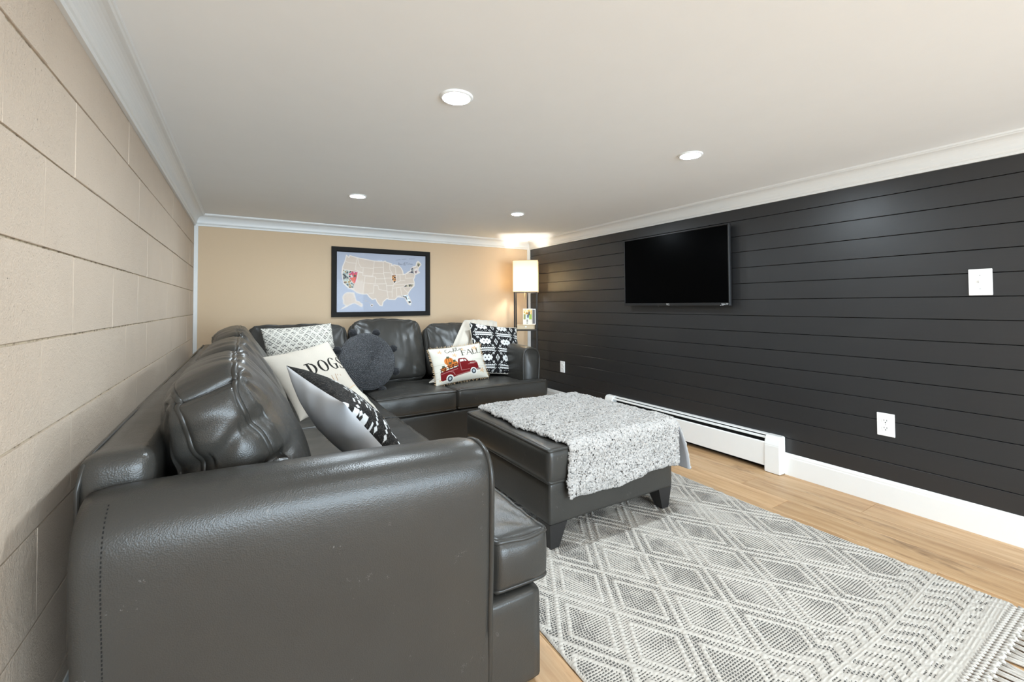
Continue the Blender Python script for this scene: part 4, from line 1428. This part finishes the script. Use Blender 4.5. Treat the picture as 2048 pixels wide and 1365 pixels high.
# ================================================================== FRAMED MAP
FX0, FX1, FZ0, FZ1 = 1.118, 2.150, 1.040, 1.752
fm = thing('framed_map', ((FX0 + FX1) / 2, YB, (FZ0 + FZ1) / 2), 'black framed photo map of the United States on the tan wall', 'picture')
fwid = 0.050
yf = YB - 0.028
def rail(p0, p1, inward):
    """one mitred frame moulding from p0 to p1 (x, z), inward = unit direction towards the picture"""
    d = np.array(p1, float) - np.array(p0, float); d /= np.linalg.norm(d)
    iv = np.array(inward, float)
    sec = [(0, yf), (fwid - 0.008, yf), (fwid, yf + 0.010), (fwid, YB - 0.002), (0, YB - 0.002)]
    V = []
    for p, sgn in ((p0, 1), (p1, -1)):
        for t_, yy in sec:
            q = np.array(p) + iv * t_ + d * sgn * t_
            V.append((q[0], yy, q[1]))
    Fq = [(k, (k + 1) % 5, 5 + (k + 1) % 5, 5 + k) for k in range(5)] + [(4, 3, 2, 1, 0), (5, 6, 7, 8, 9)]
    part('frame_rail', V, Fq, 'black_frame', fm, False)
rail((FX0, FZ1), (FX1, FZ1), (0, -1)); rail((FX1, FZ0), (FX0, FZ0), (0, 1))
rail((FX0, FZ0), (FX0, FZ1), (1, 0)); rail((FX1, FZ1), (FX1, FZ0), (-1, 0))
def map_print():
    # artwork drawn in its own units: corners of the print, then outlines
    src = np.array([(272, 235), (1615, 335), (1592, 1182), (243, 1165)], float)
    dst = np.array([(0, 1), (1, 1), (1, 0), (0, 0)], float)
    A = []
    for (x, y), (X, Y) in zip(src, dst):
        A.append([x, y, 1, 0, 0, 0, -X * x, -X * y, -X]); A.append([0, 0, 0, x, y, 1, -Y * x, -Y * y, -Y])
    H = np.linalg.svd(np.array(A))[2][-1].reshape(3, 3)
    def m(pts):
        P = np.c_[np.array(pts, float), np.ones(len(pts))] @ H.T
        return [((p[0] / p[2]) * 1.45, p[1] / p[2]) for p in P]
    nx, nz = 420, 290
    gx = np.linspace(FX0 + fwid - 0.004, FX1 - fwid + 0.004, nx); gz = np.linspace(FZ0 + fwid - 0.004, FZ1 - fwid + 0.004, nz)
    Xg, Zg = np.meshgrid(gx, gz, indexing='ij')
    u = ((Xg - gx[0]) / (gx[-1] - gx[0]) * 1.45).ravel(); v = ((Zg - gz[0]) / (gz[-1] - gz[0])).ravel()
    base = np.tile(C3(172, 176, 190), (len(u), 1))
    cream, rim = C3(204, 186, 170), C3(226, 214, 203)
    US = m([(420, 300), (455, 335), (470, 305), (580, 340), (830, 395), (970, 410), (1000, 400), (1012, 415), (1100, 447), (1090, 475), (1130, 460), (1200, 475), (1235, 510), (1260, 560), (1265, 610), (1300, 605), (1340, 575), (1380, 555), (1395, 520), (1420, 495), (1460, 490),
            (1475, 430), (1495, 412), (1520, 430), (1540, 465), (1500, 510), (1490, 560), (1515, 585), (1440, 620), (1440, 650), (1420, 690), (1430, 740), (1425, 790), (1380, 830), (1335, 890), (1325, 925), (1350, 970), (1375, 1040), (1360, 1080), (1330, 1060), (1300, 1000),
            (1290, 962), (1250, 955), (1170, 950), (1130, 990), (1040, 985), (1010, 970), (950, 1020), (935, 1080), (900, 1075), (860, 1020), (840, 970), (790, 980), (745, 940), (715, 895), (640, 895), (560, 870), (500, 820), (440, 800), (370, 730), (355, 640), (345, 560), (360, 470), (395, 390)])
    AK = m([(420, 865), (515, 875), (545, 1000), (590, 1010), (640, 1060), (625, 1085), (570, 1050), (520, 1025), (470, 1040), (400, 1080), (325, 1112), (400, 1065), (355, 1030), (360, 985), (345, 940), (375, 890)])
    tone = vnoise(np.stack([np.floor(u * 7), np.floor(v * 6), 0 * u], -1), 0.37)
    fill = cream[None] * (1 + 0.10 * tone[:, None])
    def area(P, w):
        nonlocal base
        d = stroke(u, v, P + P[:1], w)
        msk = poly(u, v, P)
        base = np.where(msk[:, None], fill, base)
        base = mixc(base, d, rim)
    area(US, 0.0075); area(AK, 0.0075)
    lines = [[(410, 390), (440, 410), (555, 425)], [(580, 340), (545, 520)], [(360, 505), (455, 530), (660, 575)], [(590, 355), (600, 430), (635, 490), (820, 510)], [(835, 395), (820, 510), (805, 620)], [(665, 500), (655, 610), (810, 625)],
             [(590, 560), (565, 705), (675, 725), (690, 625)], [(675, 725), (835, 745), (850, 640), (690, 620)], [(825, 495), (965, 495)], [(815, 580), (970, 590)], [(850, 640), (850, 665), (995, 670)], [(840, 745), (1005, 745)],
             [(820, 765), (880, 770), (890, 830), (1010, 855)], [(675, 725), (650, 885)], [(820, 760), (810, 885), (740, 885)], [(970, 410), (970, 575), (980, 660), (1005, 745), (1015, 860), (1030, 970)], [(970, 575), (1075, 580)], [(980, 660), (1085, 660)],
             [(1065, 450), (1065, 530), (1105, 600)], [(1075, 580), (1105, 620)], [(1010, 775), (1105, 775)], [(1020, 870), (1090, 870)], [(1105, 600), (1085, 660), (1125, 745), (1105, 790), (1090, 870), (1090, 950)], [(1160, 610), (1160, 720), (1130, 745)],
             [(1215, 620), (1220, 700)], [(1130, 745), (1220, 705), (1290, 700)], [(1110, 765), (1280, 760)], [(1105, 815), (1260, 800)], [(1160, 815), (1160, 945)], [(1220, 815), (1235, 930), (1320, 925)], [(1265, 820), (1325, 890)], [(1280, 760), (1420, 750)],
             [(1300, 620), (1300, 670), (1420, 665)], [(1155, 610), (1150, 500), (1100, 470)], [(1155, 612), (1265, 612)], [(455, 530), (440, 630), (525, 745), (510, 810)], [(545, 520), (660, 575)]]
    for s in lines:
        base = mixc(base, 0.85 * stroke(u, v, m(s), 0.0040), C3(228, 217, 206))
    # photographs inside some of the states
    q = np.stack([u, v, 0 * u], -1)
    n1, n2 = fbm(q, 28, 2), fbm(q + 5, 22, 2)
    def photo(pts, cols):
        nonlocal base
        msk = poly(u, v, m(pts))
        k = np.clip(((n1 + 0.9) / 1.8 * len(cols)).astype(int), 0, len(cols) - 1)
        base = np.where(msk[:, None], np.array([C3(*c_) for c_ in cols])[k], base)
        base = mixc(base, stroke(u, v, m(pts + pts[:1]), 0.0035), rim)
    photo([(365, 515), (450, 530), (440, 630), (525, 745), (515, 800), (450, 800), (370, 720), (350, 600)], [(50, 54, 58), (150, 156, 150), (196, 200, 190), (180, 140, 80), (60, 52, 46)])
    photo([(455, 532), (585, 560), (550, 710), (525, 745), (440, 630)], [(40, 52, 44), (206, 210, 196), (190, 60, 110), (214, 90, 80), (60, 80, 60)])
    base = np.where((poly(u, v, m([(455, 640), (560, 640), (545, 715), (522, 735)])))[:, None], np.where((n2 > 0.1)[:, None], C3(196, 40, 110)[None], C3(222, 110, 90)[None]), base)
    photo([(1090, 620), (1150, 605), (1160, 700), (1130, 745), (1090, 680)], [(50, 38, 30), (120, 80, 50), (224, 160, 100), (40, 34, 34)])
    photo([(1320, 600), (1390, 560), (1380, 520), (1420, 505), (1435, 605), (1380, 590)], [(44, 42, 52), (90, 88, 100), (160, 156, 150), (60, 56, 60)])
    photo([(1478, 450), (1500, 420), (1535, 465), (1490, 510)], [(70, 62, 48), (150, 140, 110), (210, 200, 170)])
    photo([(1440, 530), (1480, 520), (1500, 588), (1440, 605)], [(200, 150, 140), (220, 210, 204), (110, 84, 84)])
    photo([(1255, 800), (1310, 765), (1420, 755), (1415, 790), (1380, 805)], [(60, 54, 46), (190, 176, 150), (110, 100, 80)])
    photo([(1170, 935), (1320, 925), (1375, 1040), (1360, 1080), (1310, 1000), (1250, 950)], [(120, 170, 200), (230, 236, 238), (60, 56, 56), (180, 176, 170)])
    for hx, hy, r_ in ((690, 1000, 0.010), (722, 1012, 0.008), (752, 1032, 0.009), (780, 1068, 0.022)):
        p = m([(hx, hy)])[0]
        base = mixc(base, np.hypot(u - p[0], v - p[1]) < r_, rim)
        base = mixc(base, np.hypot(u - p[0], v - p[1]) < r_ * 0.55, C3(70, 66, 64))
    # handwriting at the top right
    ink = C3(92, 94, 102)
    for s in ([(1200, 430), (1200, 465)], [(1200, 430), (1215, 438), (1203, 447), (1218, 458), (1200, 465)], [(1224, 458), (1236, 452), (1226, 448), (1226, 462), (1240, 460)], [(1246, 462), (1246, 450), (1256, 450), (1258, 462)],
              [(1300, 470), (1272, 465), (1270, 445), (1300, 425)], [(1288, 462), (1300, 440), (1292, 432), (1286, 446), (1304, 466)], [(1312, 430), (1342, 432)], [(1326, 432), (1326, 460)], [(1340, 458), (1348, 448), (1352, 460)], [(1362, 436), (1362, 460)], [(1372, 450), (1378, 460), (1386, 450), (1386, 462)],
              [(1392, 462), (1396, 452), (1402, 462), (1408, 452), (1414, 462)], [(1160, 388), (1230, 382)], [(1250, 380), (1320, 376)], [(1360, 376), (1450, 374)]):
        base = mixc(base, 0.8 * stroke(u, v, m(s), 0.0022), ink)
    P = np.stack([Xg, np.full_like(Xg, YB - 0.010), Zg], -1).reshape(-1, 3)
    o = part('map_print', P, grid_faces(nx, nz)[:, ::-1], 'paper_print', fm, False, recalc=False)
    setattr_col(o, base)
map_print()
box('glass', (FX0 + fwid - 0.004, YB - 0.016, FZ0 + fwid - 0.004), (FX1 - fwid + 0.004, YB - 0.0135, FZ1 - fwid + 0.004), 'glass', fm)

# ================================================================== FLOOR LAMP WITH SHELVES
LC = Vector((3.235, 4.395, 0))
la = math.radians(-36)
ca, sa = math.cos(la), math.sin(la)
def LP(x, y, z):
    return (LC.x + x * ca - y * sa, LC.y + x * sa + y * ca, z)
lamp = thing('shelf_floor_lamp', tuple(LC), 'tall square floor lamp with cream shade and dark shelves in the corner', 'floor lamp')
def lbox(name, lo, hi, mat, bevel=0.0, parent=None):
    V, Fq = box_vf(lo, hi, bevel, 1)
    return part(name, [LP(*v) for v in V], Fq, mat, parent or lamp, False)
hs = 0.128
for sx in (-1, 1):
    for sy in (-1, 1):
        lbox('post', (sx * hs - 0.008, sy * hs - 0.008, 0), (sx * hs + 0.008, sy * hs + 0.008, 1.31), 'bronze', 0.001)
for z in (0.10, 0.48, 0.862):
    lbox('shelf', (-hs - 0.012, -hs - 0.012, z - 0.010), (hs + 0.012, hs + 0.012, z + 0.004), 'bronze', 0.002)
lbox('top_rail', (-hs, -hs - 0.006, 1.296), (hs, -hs + 0.006, 1.308), 'bronze')
lbox('top_rail', (-hs, hs - 0.006, 1.296), (hs, hs + 0.006, 1.308), 'bronze')
lbox('cross_rail', (-0.008, -hs, 1.296), (0.008, hs, 1.308), 'bronze')
lbox('pole', (0.004, 0.075, 0.866), (0.022, 0.093, 1.30), 'bronze', 0.001)
part('pull_chain', *tube_vf([LP(-0.012, -0.02, 1.30), LP(-0.013, -0.02, 1.24), LP(-0.012, -0.02, 1.19)], 0.0025, 6), 'brass', lamp)
part('socket', *lathe_vf([(0.0, 0.0), (0.018, 0.0), (0.020, 0.05), (0.012, 0.06), (0, 0.06)], (LC.x, LC.y, 1.308), 16), 'bronze', lamp)
part('bulb', *lathe_vf([(0.0005, 0.0), (0.014, 0.002), (0.018, 0.02), (0.030, 0.05), (0.028, 0.075), (0.014, 0.092), (0.0005, 0.096)], (LC.x, LC.y, 1.368), 20), 'bulb', lamp)
S2 = 0.145
z0, z1, th = 1.305, 1.672, 0.003
walls = []
for (xa, xb, ya, yb) in ((-S2, S2, -S2, -S2 + th), (-S2, S2, S2 - th, S2), (-S2, -S2 + th, -S2, S2), (S2 - th, S2, -S2, S2)):
    V, Fq = box_vf((xa, ya, z0), (xb, yb, z1))
    walls.append(([LP(*v) for v in V], Fq))
sh = part('shade', *join(*walls), 'shade', lamp, False)
for z in (z0, z1):
    loop_ = [LP(-S2, -S2, z), LP(0, -S2, z), LP(S2, -S2, z), LP(S2, 0, z), LP(S2, S2, z), LP(0, S2, z), LP(-S2, S2, z), LP(-S2, 0, z)]
    part('shade_trim', *tube_vf(loop_, 0.004, 6, True), 'fringe_tan', sh)
part('power_cord', *tube_vf([LP(-0.10, 0.10, 0.86), LP(-0.13, 0.13, 0.80), LP(-0.10, 0.15, 0.6), LP(-0.12, 0.15, 0.3), LP(-0.10, 0.16, 0.01)], 0.0025, 6), 'bronze', lamp)
# things on its shelf
bxx = thing('wooden_box', LP(0, 0, 0.866), 'low pale wooden box on the floor lamp shelf', 'box')
MAT['pale_wood'] = plain('pale_wood', (214, 192, 160), 0.6, 0.3, 0.1, 40, 0.1)
V, Fq = box_vf((-0.105, -0.085, 0.8665), (0.105, 0.055, 0.912), 0.003, 1)
part('body', [LP(*v) for v in V], Fq, 'pale_wood', bxx, False)
V, Fq = box_vf((-0.108, -0.088, 0.912), (0.108, 0.058, 0.917), 0.001, 1)
part('lid', [LP(*v) for v in V], Fq, 'pale_wood', bxx, False)
V, Fq = box_vf((-0.010, -0.090, 0.888), (0.010, -0.085, 0.902), 0.002, 1)
part('clasp', [LP(*v) for v in V], Fq, 'white_plastic', bxx, False)
ac = thing('art_card', LP(0, 0, 0.917), 'small white card with a yellow, green and blue floral picture on the lamp shelf', 'picture')
def card(u, v):
    base = np.tile(C3(238, 234, 222), (len(u), 1))
    q = np.stack([u, v, 0 * u], -1)
    n_ = fbm(q, 5, 2)
    pic = (np.abs(u) < 0.86) & (v > -0.35) & (v < 0.86)
    colr = np.where((v > 0.30)[:, None], np.where((n_ > 0)[:, None], C3(226, 186, 96)[None], C3(238, 228, 190)[None]),
                    np.where((u > 0.30)[:, None], np.where((n_ > -0.2)[:, None], C3(170, 196, 90)[None], C3(120, 150, 80)[None]),
                             np.where((u < -0.45)[:, None], C3(150, 150, 90)[None], C3(216, 222, 220)[None])))
    base = np.where(pic[:, None], colr, base)
    base = mixc(base, ell(u, v, (0.05, 0.06), 0.20, 0.24), C3(84, 104, 118)); base = mixc(base, ell(u, v, (0.30, 0.40), 0.15, 0.26), C3(52, 58, 54)); base = mixc(base, ell(u, v, (-0.12, 0.42), 0.16, 0.12), C3(178, 104, 52))
    for k in range(4):
        base = mixc(base, (np.abs(u + 0.1) < 0.16) & (np.abs(v + 0.42 + 0.14 * k) < 0.035), C3(46, 42, 40))
    return base
nn = 70
g = np.linspace(-1, 1, nn)
Ug, Vg = np.meshgrid(g, g, indexing='ij')
P = np.array([LP(0.020 + a * 0.056, -0.030 + 0.018 * (b + 1) / 2, 1.013 + b * 0.095) for a, b in zip(Ug.ravel(), Vg.ravel())])
o = part('printed_face', P, grid_faces(nn, nn), 'paper_print', ac, False)
setattr_col(o, card(Ug.ravel(), Vg.ravel()))
V, Fq = box_vf((-0.036, -0.0285, 0.918), (0.076, -0.020, 1.108))
part('backing', [LP(v[0], v[1] + 0.018 * (v[2] - 0.918) / 0.19, v[2]) for v in V], Fq, 'white_plastic', ac, False)
# white empty frame behind the card
wf = thing('white_photo_frame', LP(0, 0, 0.917), 'thin white photo frame standing behind the floral card', 'picture frame')
for b_ in (((-0.02, 0.02, 0.917), (0.112, 0.032, 0.927)), ((-0.02, 0.02, 1.095), (0.112, 0.032, 1.105)), ((-0.02, 0.02, 0.927), (-0.012, 0.032, 1.095)), ((0.104, 0.02, 0.927), (0.112, 0.032, 1.095))):
    V, Fq = box_vf(*b_)
    part('frame_rail', [LP(*v) for v in V], Fq, 'white_plastic', wf, False)
V, Fq = box_vf((-0.012, 0.024, 0.927), (0.104, 0.030, 1.095))
part('backing', [LP(*v) for v in V], Fq, plain('grey_card', (120, 118, 120), 0.7, 0.2), wf, False)
